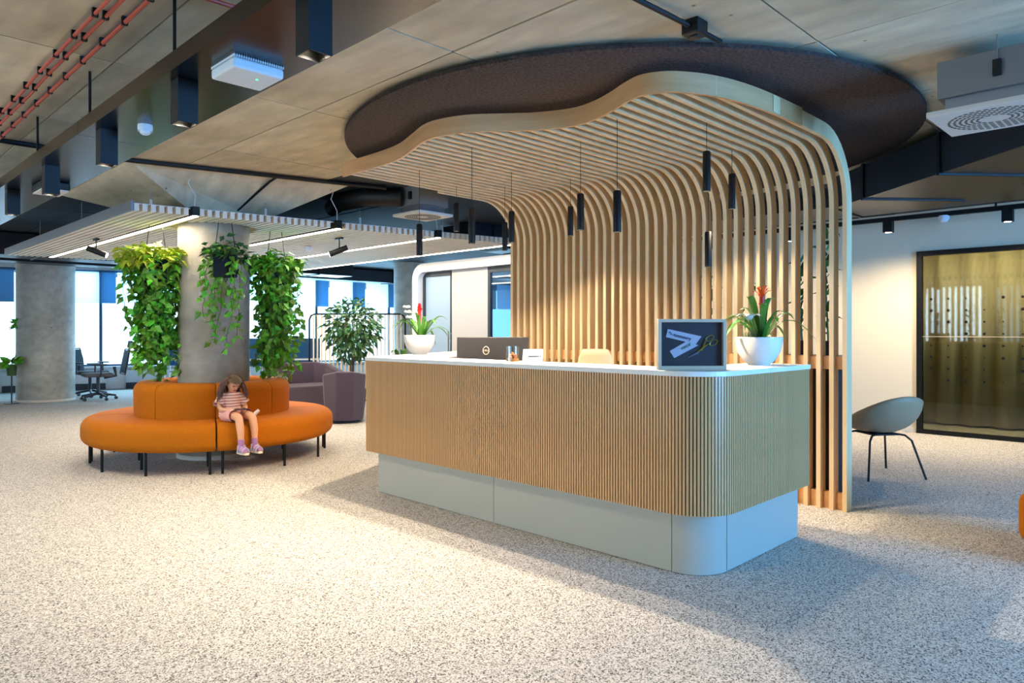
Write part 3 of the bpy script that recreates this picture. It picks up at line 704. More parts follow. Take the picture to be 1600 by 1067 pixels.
MB().tube([(-.036, .0075, .052), (-.043, .0080, .044), (-.036, .0065, .036)], .0012, 4).build('logo_mark', ink, cr)

# framed ribbon and scissors
pf = thing('framed_display', 'greige box frame holding a cut ribbon and gold scissors on slate', 'picture frame', (3.43, 2.015, 1.09), CAMZ+.04)
W2, HH, fb = .186, .274, .017
for a, b, c_, d in ((-W2, W2, 0, fb+.004), (-W2, W2, HH-fb, HH), (-W2, -W2+fb, fb+.004, HH-fb), (W2-fb, W2, fb+.004, HH-fb)): MB().box(a, b, -.02, .025, c_, d).build('frame_bar', frame_m, pf, bevel=.001)
MB().box(-W2+fb, W2-fb, .008, .02, fb, HH-fb).build('backing', slate, pf)
MB().box(-W2+fb, W2-fb, -.013, -.0115, fb, HH-fb).build('glass_pane', glass_mat('frame_glass', (235, 235, 240), .012), pf)
def fz(zx, zy): return ((zx-630)*.000328, (530-zy)*.000328+.137)
TX = Matrix(((1, 0, 0, 0), (0, 0, 1, 0), (0, 1, 0, 0), (0, 0, 0, 1)))
MB().prism([fz(*p) for p in [(235, 275), (800, 398), (700, 532), (540, 488), (203, 408)]], .002, .0035, TX).build('ribbon', paper, pf)
MB().prism([fz(*p) for p in [(270, 640), (545, 482), (690, 525), (750, 545), (345, 757)]], .004, .0055, TX).build('ribbon', paper, pf)
p = fz(330, 372); text('ribbon_lettering', 'tietoevry', .027, ink, pf, (p[0], .0012, p[1]), (pi/2, R(13.5), 0))
m_ = MB()
for q in ((-.0, .006), (.007, -.004)): p = fz(272, 352); m_.tube([(p[0]+q[0]-.007, .001, p[1]+q[1]-.003), (p[0]+q[0], .001, p[1]+q[1]+.004), (p[0]+q[0]+.005, .001, p[1]+q[1]-.003)], .0018, 4)
m_.build('ribbon_mark', ink, pf)
p = fz(455, 612); text('ribbon_lettering', 'VERDE', .020, green_ink, pf, (p[0], .0032, p[1]), (pi/2, R(-27), 0))
sc = MB()
for cxz, rot in (((938, 425), -.5), ((1000, 502), -.5)):
    p = fz(*cxz); sc.tube([(p[0]+.023*cos(t)*cos(rot)+.013*sin(t)*sin(rot), 0, p[1]-.023*cos(t)*sin(rot)+.013*sin(t)*cos(rot)) for t in [2*pi*k/20 for k in range(21)]], .0024, 6)
for a, b in (((880, 450), (800, 630)), ((915, 520), (740, 650))): p, q = fz(*a), fz(*b); sc.tube([(p[0], 0, p[1]), (q[0], 0, q[1])], [.003, .005], 6)
sc.build('scissor_handles', gold, pf, True)
a, b, c_ = fz(770, 625), fz(755, 680), fz(525, 770); MB().prism([a, b, c_], .0005, .002, TX).build('scissor_blades', steel, pf)

# bromeliads in bowls
def strap(L, W, rise, drop, n=8):
    vs = []
    for i in range(n+1):
        t = i/n; x = L*t*(.55+.35*rise_f(t)); z = rise*sin(min(1, t*1.25)*pi/2)-drop*t*t*t
        wd = W*(.55+.9*t)*(1-t**3)+.0008
        for sgn in (-1, 0, 1): vs.append((L*t, sgn*wd/2, z+(abs(sgn))*wd*.18))
    fs = []
    for i in range(n):
        a = 3*i; b = a+3; fs += [(a, a+1, b+1, b), (a+1, a+2, b+2, b+1)]
    return MB().add(vs, fs)
def rise_f(t): return t
LM = [strap(.17, .030, .16, .05).mesh('leaf', leaf_b, True), strap(.22, .030, .14, .12).mesh('leaf', leaf_b, True), strap(.13, .034, .19, .02).mesh('leaf', leaf_b, True), strap(.24, .022, .10, .16).mesh('leaf', leaf_b, True)]
BR = {}
def bowl(lb, loc, flower, nleaf, rz):
    p = thing('bowl_planter', lb, 'potted plant', loc, rz, 'bromeliad bowls on the desk')
    MB().lathe([(0, .0), (.062, 0), (.066, .006), (.095, .028), (.125, .075), (.138, .125), (.141, .17), (.136, .173), (.131, .168), (.127, .12), (.1, .05), (0, .03)], 40).build('bowl', ceramic, p, True)
    MB().lathe([(0, .158), (.129, .152)], 24).build('soil', soil, p)
    for i in range(nleaf):
        t = i*2.399+.3; k = (0, 1, 2, 3, 1)[i % 5]
        l = link('leaf', LM[k], p, (.02*cos(t)+.015, .02*sin(t), .15), rot=(random.uniform(-.2, .2), random.uniform(-.25, .1), t)); s = random.uniform(1.05, 1.4); l.scale = (s, s*1.1, s)
    if flower == 'orange':
        MB().tube([(.015, 0, .15), (.018, 0, .30), (.02, 0, .42)], [.010, .013, .016], 8).build('flower_stalk', red_f, p, True)
        bm1 = strap(.065, .020, .055, .01, 6).mesh('bract', orange_f, True); bm2 = strap(.05, .018, .075, 0, 6).mesh('bract', orange_f, True)
        for i in range(14): link('bract', bm1 if i % 2 else bm2, p, (.02, 0, .40+.006*(i % 4)), rz=i*2.399)
        for i in range(6): link('bract', bm2, p, (.018, 0, .30+.018*i), rz=i*1.9).scale = (.7, .8, .6)
        fb_ = strap(.055, .040, .02, .015, 5).mesh('petal', white_f, True)
        ls = MB().tube([(-.03, -.06, .15), (-.06, -.07, .24), (-.08, -.07, .275)], .004, 6).build('lily_stem', stem_m, p)
        for i in range(6): link('petal', fb_, ls, (-.082, -.07, .275), rot=(0, -.2, i*pi/3)).scale = (1.5, 1.5, 1.5)
        lg_ = MB().leaf((-.06, -.03, .24), (-1, -.15, .10), (0, 0, 1), .16, .030, .08).mesh('leaf', leaf_g); link('leaf', lg_, p); l2 = link('leaf', lg_, p, (.0, 0, -.03)); l2.rotation_euler = (0, -.25, .15); l2.scale = (.8, .9, .9)
        gt = MB()
        for i in range(70): t = random.uniform(0, 6.28); r = .05*random.random(); gt.leaf((-.055+r*cos(t), -.03+r*sin(t), .15), (random.uniform(-.3, .3), random.uniform(-.3, .3), 1), (1, .3, 0), random.uniform(.06, .1), .005, .1)
        gt.build('grass_tuft', leaf_d, p, kind='stuff')
    else:
        MB().tube([(.0, 0, .15), (.0, 0, .36)], [.012, .014], 8).build('flower_stalk', red_f, p, True)
        bm1 = strap(.032, .036, .065, 0, 6).mesh('bract', red_f, True)
        for i in range(16): o = link('bract', bm1, p, (0, 0, .34+.010*(i//3)), rz=i*2.399); o.scale = (1-.04*i, 1-.02*i, 1)
        fb_ = strap(.036, .028, .012, .008, 5).mesh('petal', white_f, True)
        ls = MB().tube([(-.06, -.02, .15), (-.09, -.03, .33), (-.115, -.035, .42)], .003, 6).build('orchid_stem', stem_m, p)
        for j, (a, z) in enumerate(((-.10, .375), (-.112, .42), (-.085, .33))):
            for i in range(5): link('petal', fb_, ls, (a, -.04, z), rot=(.9, 0, i*2*pi/5))
    return p
bowl('white bowl with an orange bromeliad beside the framed display', (4.20, 2.0, 1.09), 'orange', 18, CAMZ)
bowl('white bowl with a red bromeliad on the far end of the desk', (3.95, 5.06, 1.09), 'red', 15, CAMZ)
dp = thing('leafy_plant', 'low bright green leafy plant standing behind the far white bowl', 'plant', (4.5, 5.95, 0), 0)
MB().lathe([(0, 0), (.13, 0), (.17, .5), (.15, .5), (.13, .42), (0, .42)], 24).build('pot', teal_plastic, dp, True)
for i in range(18):
    t = i*2.4; l = link('leaf', LM[i % 3], dp, (.04*cos(t), .04*sin(t), .45), rz=t); l.scale = (1.4, 2.6, 3.6 if i % 2 else 3.2)

# plants standing on the planter cabinet behind the slats
big = [strap(.16, .075, .05, .05, 5).mesh('leaf', leaf_d, True), strap(.12, .055, .08, .02, 5).mesh('leaf', leaf_d, True)]
SP = [(2.08, .95, 20, 'tallest'), (2.28, .70, 16, ''), (2.62, .55, 13, ''), (3.05, .62, 13, ''), (3.55, .45, 11, ''), (4.0, .42, 10, ''), (4.45, .40, 10, ''), (4.85, .55, 11, '')]
SPL = ['tall dark leafy plant behind the open end of the slat screen', 'dark leafy plant behind the slats right of the orange bromeliad', 'dark leafy plant behind the slats right above the framed display', 'dark leafy plant behind the slats left of the framed display', 'small dark plant behind the slats right of the beige chair', 'small dark plant behind the brightest lit slats', 'small dark plant behind the slats above the white card', 'dark leafy plant behind the slats above the monitor']
for (y, h, nl, _), lb in zip(SP, SPL):
    p = thing('shelf_plant', lb, 'plant', (5.53, y, 1.115), 0, 'plants behind the slat screen')
    MB().lathe([(0, 0), (.05, 0), (.065, .11), (.058, .11), (.05, .1), (0, .1)], 16).build('pot', black, p, True)
    MB().tube([(0, 0, .1), (.01, .02, h*.5), (0, .03, h)], [.008, .006, .004], 6).build('stem', stem_m, p)
    for i in range(nl):
        t = i*2.399; z = .14+(h-.1)*(i+.5)/nl; l = link('leaf', big[i % 2], p, (.005, .015, z), rot=(random.uniform(-.3, .3), random.uniform(-.5, .3), t)); l.scale = [random.uniform(.65, 1.0)]*3

# ------------------------------------------------------------------ seating
def shell_mesh(prof, half, wrap, n=14, thick=.012):
    vs = []; P = catmull(prof, 4); k = len(P)
    for i, p in enumerate(P):
        t = i/(k-1); hw = half*(1-.55*abs(2*t-1.05)**3.2); wr = wrap*(.35+1.1*math.exp(-((t-.55)/.28)**2))
        d = (P[min(i+1, k-1)]-P[max(i-1, 0)]).normalized(); nx, nz = -d.y, d.x
        for j in range(n+1):
            u = 2*j/n-1; c = wr*abs(u)**2.2
            vs.append((u*hw*(1-.10*abs(u)), -(p.x)-c*nx*1.0*-1*-1, p.y+c*nz))
    return MB().add(vs, [(i*(n+1)+j, i*(n+1)+j+1, (i+1)*(n+1)+j+1, (i+1)*(n+1)+j) for i in range(k-1) for j in range(n)])
# f is forward (towards -Y), z is up
sc_ = thing('shell_chair', 'taupe shell armchair on thin black legs by the glass wall', 'chair', (6.90, 2.16, 0), math.atan2(.88, .48)+pi/2-.15)
sc_.scale = (1.06, 1.06, 1.0)
bw = MB(); vs = []; nr, na = 10, 32
for i in range(nr+1):
    q = i/nr
    for j in range(na):
        a = 2*pi*j/na; k = (1+sin(a))/2; zr = .43+.31*k**1.25; h = (1-cos(q*pi/2))
        z = .385+(zr-.385)*h; rr = sin(q*pi/2)**.85*(1-.06*h)
        vs.append((.30*rr*cos(a), (.29*rr*sin(a))+.10*h*k+.02, z))
bw.add(vs, [(i*na+j, i*na+(j+1) % na, (i+1)*na+(j+1) % na, (i+1)*na+j) for i in range(nr) for j in range(na)])
o = bw.build('shell', shell_m, sc_, True); o.modifiers.new('thickness', 'SOLIDIFY').thickness = .014
for sx_ in (-1, 1):
    for sy_ in (-1, 1): MB().tube([(sx_*.06, sy_*.1, .39), (sx_*.15, sy_*.14, .375), (sx_*.19, sy_*.17, .33), (sx_*.26, sy_*.25, 0)], .009, 8).build('leg', black, sc_, True)
MB().box(-.12, .12, -.12, .12, .372, .384).build('seat_plate', black, sc_)
rc = thing('desk_chair', 'beige swivel chair with a rounded back behind the reception desk', 'chair', (4.42, 3.60, 0), -pi/2+.25)
o = shell_mesh([(.25, .60), (.1, .585), (-.1, .59), (-.2, .65), (-.25, .85), (-.29, 1.15)], .24, .05).build('shell', beige_m, rc, True); o.modifiers.new('thickness', 'SOLIDIFY').thickness = .02
MB().cyl((0, 0, .08), (0, 0, .59), .025, n=12).build('column', black, rc)
for i in range(5): t = i*2*pi/5; ba = MB().tube([(0, 0, .1), (.27*cos(t), .27*sin(t), .06)], [.02, .014], 8).build('base_arm', black, rc); MB().ball((.27*cos(t), .27*sin(t), .03), .03, 10).build('caster', black, ba, True)
def tub(lb, loc, rz, wd, dp_, hb, ha):
    p = thing('tub_chair' if wd < 1 else 'tub_bench', lb, 'armchair' if wd < 1 else 'bench', loc, rz)
    c = min(.22, wd*.3)
    outp = [(-wd/2, -dp_/2), (-wd/2, dp_/2-c), (-wd/2+c, dp_/2), (wd/2-c, dp_/2), (wd/2, dp_/2-c), (wd/2, -dp_/2)]
    hs = [ha, hb-.04, hb, hb, hb-.04, ha]; th = .11
    inp = [(-wd/2+th, -dp_/2), (-wd/2+th, dp_/2-c-.03), (-wd/2+c+.03, dp_/2-th), (wd/2-c-.03, dp_/2-th), (wd/2-th, dp_/2-c-.03), (wd/2-th, -dp_/2)]
    n = 6; vs = [(x*.88, y*.88, .03) for x, y in outp]+[(x, y, h) for (x, y), h in zip(outp, hs)]+[(x, y, h) for (x, y), h in zip(inp, hs)]+[(x*.95, y, .30) for x, y in inp]
    fs = []
    for i in range(n-1):
        for a in (0, n, 2*n): fs.append((a+i, a+i+1, a+n+i+1, a+n+i))
    fs += [(0, n, 2*n, 3*n), (n-1, 4*n-1, 3*n-1, 2*n-1)]+[(i, 3*n+i, 3*n+i+1, i+1) for i in range(n-1)]
    MB().add(vs, fs).build('shell', plum, p, True, bevel=.022)
    MB().prism([(-wd/2+th+.005, -dp_/2+.01), (wd/2-th-.005, -dp_/2+.01), (wd/2-th-.01, dp_/2-c-.04), (wd/2-c-.04, dp_/2-th-.01), (-wd/2+c+.04, dp_/2-th-.01), (-wd/2+th+.01, dp_/2-c-.04)], .05, .40).build('seat', plum, p, bevel=.02)
    return p
tub('plum-grey tub armchair with its back to the desk', (5.55, 8.85, 0), CAMZ+pi+.25, .60, .58, .73, .56)
tub('plum-grey angular tub bench behind the armchair', (6.05, 10.9, 0), CAMZ+.75, 1.25, .85, .76, .56)
def office_chair(lb, loc, rz):
    p = thing('office_chair', lb, 'chair', loc, rz, 'office chairs by the windows')
    MB().box(-.24, .24, -.25, .22, .44, .51).build('seat', cushion_m, p, bevel=.03)
    b = MB().box(-.22, .22, .22, .25, .56, 1.0, Matrix.Rotation(R(-10), 4, 'X') @ Matrix.Translation((0, .09, 0))).build('backrest', mesh_m, p, bevel=.012)
    T = Matrix.Rotation(R(-10), 4, 'X') @ Matrix.Translation((0, .09, 0))
    fr = MB(); fr.tube([T @ V(q) for q in [(-.22, .235, .54), (-.235, .235, .8), (-.2, .235, 1.02), (.2, .235, 1.02), (.235, .235, .8), (.22, .235, .54), (-.22, .235, .54)]], .014, 6); fr.build('back_frame', teal_plastic, p, True)
    MB().box(-.13, .13, .24, .28, 1.05, 1.19, T).build('headrest', mesh_m, p, bevel=.02); MB().cyl(T @ V((0, .25, 1.0)), T @ V((0, .27, 1.1)), .014, n=8).build('headrest_stem', teal_plastic, p)
    MB().tube([(0, .1, .42), (0, .3, .45), (0, .27, .62)], .03, 8).build('back_support', teal_plastic, p, True)
    for s_ in (-1, 1):
        a = MB(); a.tube([(s_*.22, 0, .45), (s_*.30, 0, .5), (s_*.29, 0, .66)], .016, 8); a.build('arm_post', teal_plastic, p, True); MB().box(s_*.29-.04, s_*.29+.04, -.14, .1, .66, .685).build('armrest', teal_plastic, p, bevel=.01)
    MB().cyl((0, 0, .1), (0, 0, .44), .03, n=12).build('gas_column', teal_plastic, p)
    for i in range(5):
        t = i*2*pi/5+.3; ba = MB().tube([(0, 0, .13), (.30*cos(t), .30*sin(t), .075)], [.028, .018], 8).build('base_arm', teal_plastic, p, True); MB().cyl((.3*cos(t)-.02, .3*sin(t), .03), (.3*cos(t)+.02, .3*sin(t), .03), .03, n=10).build('caster', teal_plastic, ba)
office_chair('dark mesh office chair with headrest standing nearer the vines', (4.05, 14.95, 0), CAMZ-pi*.28)
office_chair('dark mesh office chair farther back, turned towards the windows', (4.15, 15.85, 0), CAMZ+pi*.4)

# ------------------------------------------------------------------ booth, divider, desks and plants at the back
pd = thing('meeting_booth', 'white rounded meeting booth with glass door behind the desk', 'booth', (6.87, 7.0, 0))
def rim(d, r):
    y1, y0, zt = 1.86-d, -2.4+d, 2.33-d
    return [(y1, 0)]+[(y1-r+r*cos(t), zt-r+r*sin(t)) for t in [pi/2*k/8 for k in range(9)]]+[(y0+r-r*sin(t), zt-r+r*cos(t)) for t in [pi/2*k/8 for k in range(9)]]+[(y0, 0)]
O_, I_ = rim(0, .24), rim(.13, .14); n = len(O_)
vs = [(x, y, z) for x in (-.10, 1.2) for L_ in (O_, I_) for y, z in L_]; fs = []
for i in range(n-1): fs += [(i, i+1, n+i+1, n+i), (2*n+i, 3*n+i, 3*n+i+1, 2*n+i+1), (i, 2*n+i, 2*n+i+1, i+1), (n+i, n+i+1, 3*n+i+1, 3*n+i)]
fs += [(0, n, 3*n, 2*n), (n-1, 3*n-1, 4*n-1, 2*n-1)]
MB().add(vs, fs).build('shell', white_paint, pd, True)
MB().box(0, .08, .26, 1.03, 0, 2.2).build('front_wall', M('pale_grey_panel', (188, 188, 190), .7), pd)
MB().box(.0, .05, 1.03, 1.07, 0, 2.17).box(0, .05, 1.67, 1.72, 0, 2.17).box(0, .05, 1.03, 1.72, 2.13, 2.2).build('door_frame', teal_plastic, pd)
gd = MB().box(.02, .03, 1.07, 1.67, .02, 2.13).build('glass_door', M('frosted_blue_glass', (158, 184, 210), .22), pd)
MB().box(.012, .02, 1.12, 1.14, .9, 1.3).build('door_handle', steel, gd)
MB().box(0, .05, .21, .26, 0, 2.2).box(0, .05, -2.2, .21, 2.12, 2.2).box(0, .05, -1.0, -.95, 0, 2.12).build('window_frame', teal_plastic, pd)
MB().box(.02, .03, -.95, .21, .02, 2.12).build('pane', pod_glass, pd); MB().box(.02, .03, -2.2, -1.0, .02, 2.12).build('pane', pod_glass, pd)
MB().box(.35, .40, .8, 1.7, .02, 2.15).build('inner_wall', M('pale_blue_panel', (190, 208, 224), .7), pd)
area('booth_fill_light', (7.4, 7.6, 2.15), (7.4, 7.6, 0), .9, 1.8, 25, (.75, .88, 1.0))  # added cool fill that brightens the booth interior, no fitting
MB().box(1.12, 1.14, -2.2, 1.72, .02, 2.2).build('rear_pane', pane_m, pd)
fv = thing('slatted_divider', 'free-standing divider of thin wooden bars in a rounded black frame', 'room divider', (7.04, 10.80, 0), CAMZ)
hw = .85
MB().tube([(-hw, 0, 0), (-hw, 0, 1.5), (-hw+.03, 0, 1.57), (-hw+.1, 0, 1.6), (hw-.1, 0, 1.6), (hw-.03, 0, 1.57), (hw, 0, 1.5), (hw, 0, 0)], .016, 8).build('frame', black, fv, True)
fs_ = MB().box(-.008, .008, -.02, .02, .08, 1.585).mesh('bar', wood)
for i in range(23): link('bar', fs_, fv, (-hw+.075+i*(2*hw-.15)/22, 0, 0))
MB().box(-hw, hw, -.02, .02, .06, .09).build('bottom_rail', black, fv)
for q in (-1, 1): MB().box(q*hw-.03, q*hw+.03, -.2, .2, 0, .02).build('foot', black, fv)
def tree(lb, loc, h0, h1, rad, nl, pot_r, pot_h, pot_mat, size, name='potted_tree'):
    p = thing(name, lb, 'potted plant', loc)
    MB().lathe([(0, 0), (pot_r*.8, 0), (pot_r, pot_h), (pot_r*.92, pot_h), (pot_r*.85, pot_h-.04), (0, pot_h-.04)], 24).build('pot', pot_mat, p, True)
    tr = MB(); lv = MB(); mid = (h0+h1)/2
    for q in range(3): tr.tube([(.02*cos(q*2.1), .02*sin(q*2.1), pot_h-.05), (.03*cos(q*2.1), .03*sin(q*2.1), h0), (rad*.5*cos(q*2.1), rad*.5*sin(q*2.1), mid+.1)], [.014, .012, .006], 6)
    tr.build('trunk', bark, p, True)
    for i in range(nl):
        d = V((random.gauss(0, 1), random.gauss(0, 1), random.gauss(0, 1))).normalized(); r = random.random()**.45
        q = V((d.x*rad*r, d.y*rad*r, mid+d.z*(h1-h0)/2*r)); lv.leaf(q, (d+V((0, 0, -.5))+rnd_dir(0)*.6), rnd_dir(-1.2), size*random.uniform(.7, 1.2), size*.42, .2)
    lv.build('foliage', leaf_d, p, kind='stuff'); return p
tree('bushy dark green potted tree in front of the slatted divider', (6.0, 9.35, 0), .85, 1.80, .43, 900, .22, .42, black, .12)
for i, (q, lb) in enumerate((((6.95, 13.3), 'white office desk with blue screen left of the slatted divider'), ((5.9, 14.7), 'white office desk with blue screen behind the right vines'))):
    w_ = thing('office_desk', lb, 'desk', (q[0], q[1], 0), CAMZ+.3); MB().box(-.7, .7, -.35, .35, .72, .75).build('top', white_paint, w_)
    for a in (-.66, .66):
        for b in (-.3, .3): MB().cyl((a, b, 0), (a, b, .72), .02, n=8).build('leg', white_paint, w_)
    MB().box(-.7, .7, -.02, .02, .60, 1.15).build('privacy_screen', blue_screen, w_, bevel=.01)
    MB().box(-.28, .28, .1, .13, .85, 1.2).build('monitor_panel', black_panel, w_, bevel=.006); MB().cyl((0, .14, .75), (0, .14, .9), .02, n=8).build('monitor_stand', black_panel, w_)
for z, lb in ((1.32, 'upper small green plant in a wall pot left of the far column'), (.62, 'lower small green plant in a pot left of the far column')):
    p = thing('window_plant', lb, 'potted plant', (2.98 if z > 1 else 2.76, 15.6 if z > 1 else 15.3, z-.12), 0, 'small plants by the far column')
    MB().lathe([(0, 0), (.07, 0), (.09, .2), (.08, .2), (0, .17)], 16).build('pot', leaf_d, p, True); MB().cyl((0, 0, 0), (0, 0, -(z-.12)), .012, n=8).build('stand_pole', teal_plastic, p); MB().lathe([(0, .01-(z-.12)), (.12, .01-(z-.12)), (.12, -(z-.12))], 16).build('stand_foot', teal_plastic, p)
    lv = MB()
    for i in range(60): d = rnd_dir(-.6); lv.leaf(V((0, 0, .2))+d*.12*random.random(), d, rnd_dir(-1), .15, .08)
    lv.build('foliage', leaf_g, p, kind='stuff')

# ------------------------------------------------------------------ the child on the sofa
ca_ = A0+.135
rp = .93
fa_ = ca_+.28
per = thing('person', 'small child with long brown hair in striped shirt and pink shorts, looking down', 'person', (SX+rp*cos(ca_), SY+rp*sin(ca_), .455), fa_+pi/2)
per.scale = (.9, .9, .9)
def skin_body(name, verts, edges, rad, mat, parent, root=0, sub=2):
    m = bpy.data.meshes.new(name); m.from_pydata(verts, edges, []); m.materials.append(mat)
    o = link(name, m, parent); md = o.modifiers.new('skin', 'SKIN'); md.use_smooth_shade = True
    for i, r in enumerate(rad):
        m.skin_vertices[0].data[i].radius = r if isinstance(r, tuple) else (r, r)
    m.skin_vertices[0].data[root].use_root = True
    s_ = o.modifiers.new('subdivision', 'SUBSURF'); s_.levels = sub; s_.render_levels = sub
    return o
vb = [(0, 0, .075), (0, .012, .15), (0, -.002, .23), (0, -.022, .285), (0, -.035, .315), (0, -.062, .350), (0, -.066, .395), (0, -.052, .440)]
rb = [.085, .078, .078, .045, .034, (.055, .058), (.076, .086), (.05, .056)]
eb = [(0, 1), (1, 2), (2, 3), (3, 4), (4, 5), (5, 6), (6, 7)]
for s_ in (-1, 1):
    b = len(vb)
    kx = .075 if s_ > 0 else .068
    vb += [(s_*.055, -.04, .065), (s_*.066, -.18, .075), (s_*kx, -.325, .068), (s_*(kx+.003), -.365, -.06), (s_*kx, -.375, -.195), (s_*kx, -.37, -.235), (s_*(kx+.005), -.44, -.250), (s_*(kx+.008), -.475, -.255)]
    rb += [.062, .054, .043, .040, .025, .026, .024, .017]
    eb += [(0, b)]+[(b+i, b+i+1) for i in range(7)]
    b = len(vb)
    vb += [(s_*.085, -.005, .255), (s_*.125, -.02, .205), (s_*.135, -.06, .135), (s_*.085, -.15, .125), (s_*.055, -.195, .128), (s_*.045, -.225, .130)]
    rb += [.036, .030, .027, .022, .018, .019]
    eb += [(2, b)]+[(b+i, b+i+1) for i in range(5)]
skin_body('body', vb, eb, rb, skin_m, per)
# fingers curled around the phone
for s_ in (-1, 1):
    f = MB()
    for i, L_ in enumerate((.026, .03, .028, .022)):
        y0 = -.222-.004*i; z0 = .122+.009*i-.012; x0 = s_*.046
        f.tube([(x0, y0, z0), (x0-s_*.004, y0-L_*.6, z0-.006), (x0-s_*.018, y0-L_*.85, z0-.004), (x0-s_*.030, y0-L_*.6, z0+.003)], [.0075, .007, .0062, .005], 7)
    f.tube([(s_*.05, -.205, .142), (s_*.040, -.228, .156), (s_*.026, -.240, .153)], [.009, .008, .006], 7)
    f.build('fingers', skin_m, per, True)
fc = Matrix.Translation((0, -.066, .392)) @ Matrix.Rotation(R(30), 4, 'X')
MB().ball(fc @ V((0, -.083, -.008)), (.010, .013, .013), 10).build('nose', skin_m, per, True)
ey = MB()
for s_ in (-1, 1): ey.ball(fc @ V((s_*.028, -.072, .010)), (.012, .007, .005), 10)
ey.build('eyes', hair_m, per, True)
MB().ball(fc @ V((0, -.072, -.040)), (.017, .008, .005), 10).build('mouth', M('lip', (190, 96, 88), .5), per, True)
er = MB()
for s_ in (-1, 1): er.ball(fc @ V((s_*.076, 0, .0)), (.008, .016, .022), 10)
er.build('ears', skin_m, per, True)
# hair: cap and long wavy locks
hr = MB(); nn = 20
vs = []
for i in range(9):
    t = pi*.60*i/8
    for j in range(nn+1):
        a = -pi*.12+pi*1.24*j/nn; q = 1.0
        vs.append(fc @ V((.086*sin(t)*cos(a), .092*sin(t)*sin(a)+.002, .082*cos(t)+.012)))
hr.add(vs, [(i*(nn+1)+j, i*(nn+1)+j+1, (i+1)*(nn+1)+j+1, (i+1)*(nn+1)+j) for i in range(8) for j in range(nn)])
hr.add([fc @ V((.086*sin(t)*cos(a), .094*sin(t)*sin(a)-.004, .084*cos(t)+.012)) for t in (0, .35, .7, .95, 1.12) for a in [-pi+pi*j/10 for j in range(11)]], [(i*11+j, i*11+j+1, (i+1)*11+j+1, (i+1)*11+j) for i in range(4) for j in range(10)])
for i in range(120):
    a = random.uniform(-.42, pi+.42); t = random.uniform(.5, 1.5); p0 = fc @ V((.086*sin(t)*cos(a), .092*sin(t)*sin(a), .08*cos(t)+.012))
    ox, oy = cos(a), sin(a); L_ = random.uniform(.13, .22); ph = random.uniform(0, 6)
    pts = [p0]
    for k in range(1, 7):
        u = k/6; sp = .046*sin(u*pi*.6)+.03*u
        pts.append(V((p0.x*(1+.1*u)+ox*sp+.006*sin(ph+u*8), max(p0.y, -.06)*(1-.3*u)+(oy*.6+.25)*sp*.8+.006*cos(ph+u*7)-.035*u*(1 if abs(ox) > .8 else 0), p0.z-L_*u**1.15)))
    hr.tube(pts, [.009, .011, .011, .010, .009, .007, .003], 5, False)
hr.build('hair', hair_m, per, True)
# shirt, shorts, socks, sandals
def loft(rings, n=20):
    m = MB(); vs = []
    for (cx, cy2, cz, rx, ry, tilt) in rings:
        for j in range(n): t = 2*pi*j/n; vs.append((cx+rx*cos(t), cy2+ry*sin(t), cz-tilt*sin(t)*ry))
    return m.add(vs, [(i*n+j, i*n+(j+1) % n, (i+1)*n+(j+1) % n, (i+1)*n+j) for i in range(len(rings)-1) for j in range(n)])
sh = loft([(0, -.005, .055, .118, .105, .1), (0, 0, .10, .115, .100, .1), (0, .008, .16, .106, .092, .1), (0, .004, .22, .108, .09, .15), (0, -.004, .262, .098, .074, .2), (0, -.014, .288, .066, .056, .3), (0, -.020, .298, .048, .046, .3)])
for s_ in (-1, 1): sh.tube([(s_*.06, -.003, .262), (s_*.095, -.008, .245), (s_*.125, -.022, .205), (s_*.145, -.035, .175)], [.042, .046, .048, .056], 14, False)
sh.build('shirt', shirt_m, per, True)
so = MB()
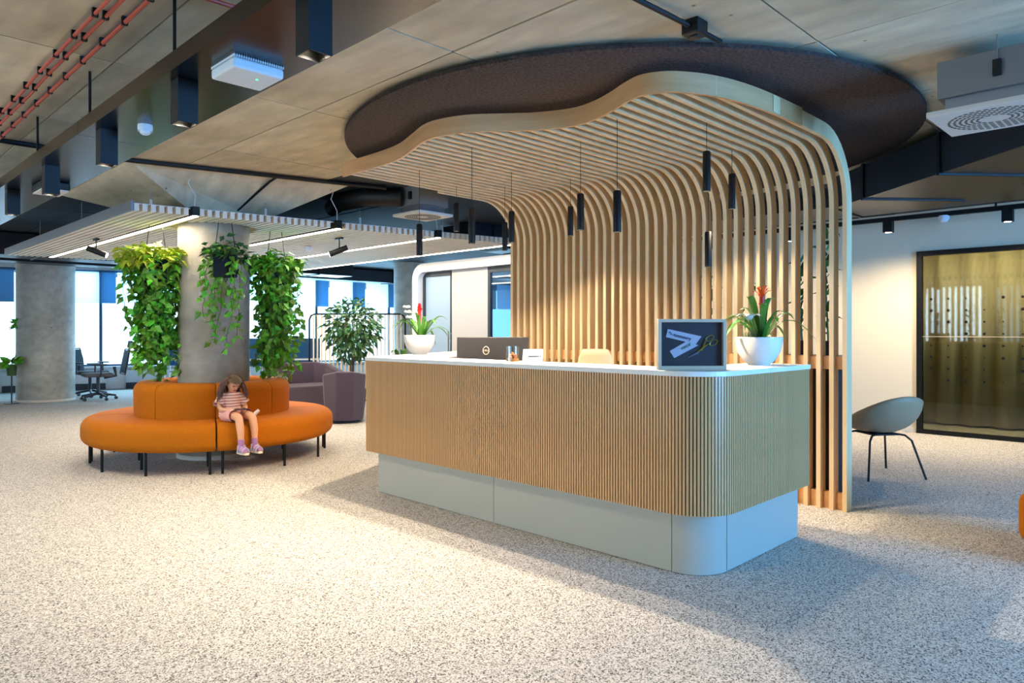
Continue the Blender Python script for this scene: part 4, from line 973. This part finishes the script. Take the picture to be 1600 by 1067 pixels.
for s_ in (-1, 1): so.tube([(s_*.03, .02, .06), (s_*.055, -.05, .066), (s_*.066, -.16, .075), (s_*.070, -.245, .076)], [.075, .072, .066, .062], 16, False)
so.ball((0, 0, .06), (.11, .10, .062), 16); so.build('shorts', pink_m, per, True)
for s_ in (-1, 1):
    kx = .075 if s_ > 0 else .068
    MB().tube([(s_*kx, -.372, -.15), (s_*kx, -.376, -.20), (s_*kx, -.374, -.238), (s_*(kx+.004), -.43, -.250), (s_*(kx+.008), -.478, -.256)], [.033, .031, .033, .031, .022], 12).build('sock', lilac_m, per, True)
    sd = MB().prism([(s_*kx-.03, -.335), (s_*kx+.03, -.335), (s_*kx+.036, -.45), (s_*kx+.02, -.505), (s_*kx-.02, -.505), (s_*kx-.034, -.45)], -.295, -.276).build('sandal_sole', sole_m, per, bevel=.004)
    for y, zc in ((-.375, -.215), (-.42, -.245), (-.462, -.252)):
        MB().tube([(s_*kx-.036, y, -.28), (s_*kx-.034, y-.004, zc), (s_*kx, y-.008, zc+.030), (s_*kx+.034, y-.004, zc), (s_*kx+.036, y, -.28)], .009, 6).build('sandal_strap', sandal_m, sd, True)
M4 = Matrix.Translation((SX+rp*cos(ca_), SY+rp*sin(ca_), .455)) @ Matrix.Rotation(fa_+pi/2, 4, 'Z') @ Matrix.Scale(.9, 4)
ph_ = thing('phone', 'dark phone held level in both hands by the child', 'phone', M4 @ V((0, -.235, .138)), fa_+pi/2)
MB().box(-.058, .058, -.03, .03, -.004, .004).build('body', M('plum_phone_case', (70, 44, 58), .4), ph_, bevel=.003); MB().box(-.052, .052, -.026, .026, .0042, .005).build('screen', black_panel, ph_)
qq = M4 @ V((.155, -.10, 0))
ct = thing('cloth_toy', 'small crumpled white cloth toy lying on the seat beside the child', 'toy', (qq.x, qq.y, .462), ca_+pi/2)
MB().tube([(-.05, 0, .02), (0, .01, .03), (.05, 0, .045), (.09, -.01, .085)], [.018, .026, .022, .014], 10).build('body', paper, ct, True); MB().tube([(-.03, -.03, .012), (.02, -.04, .016), (.06, -.03, .012)], [.008, .014, .008], 8).build('limb', paper, ct, True)
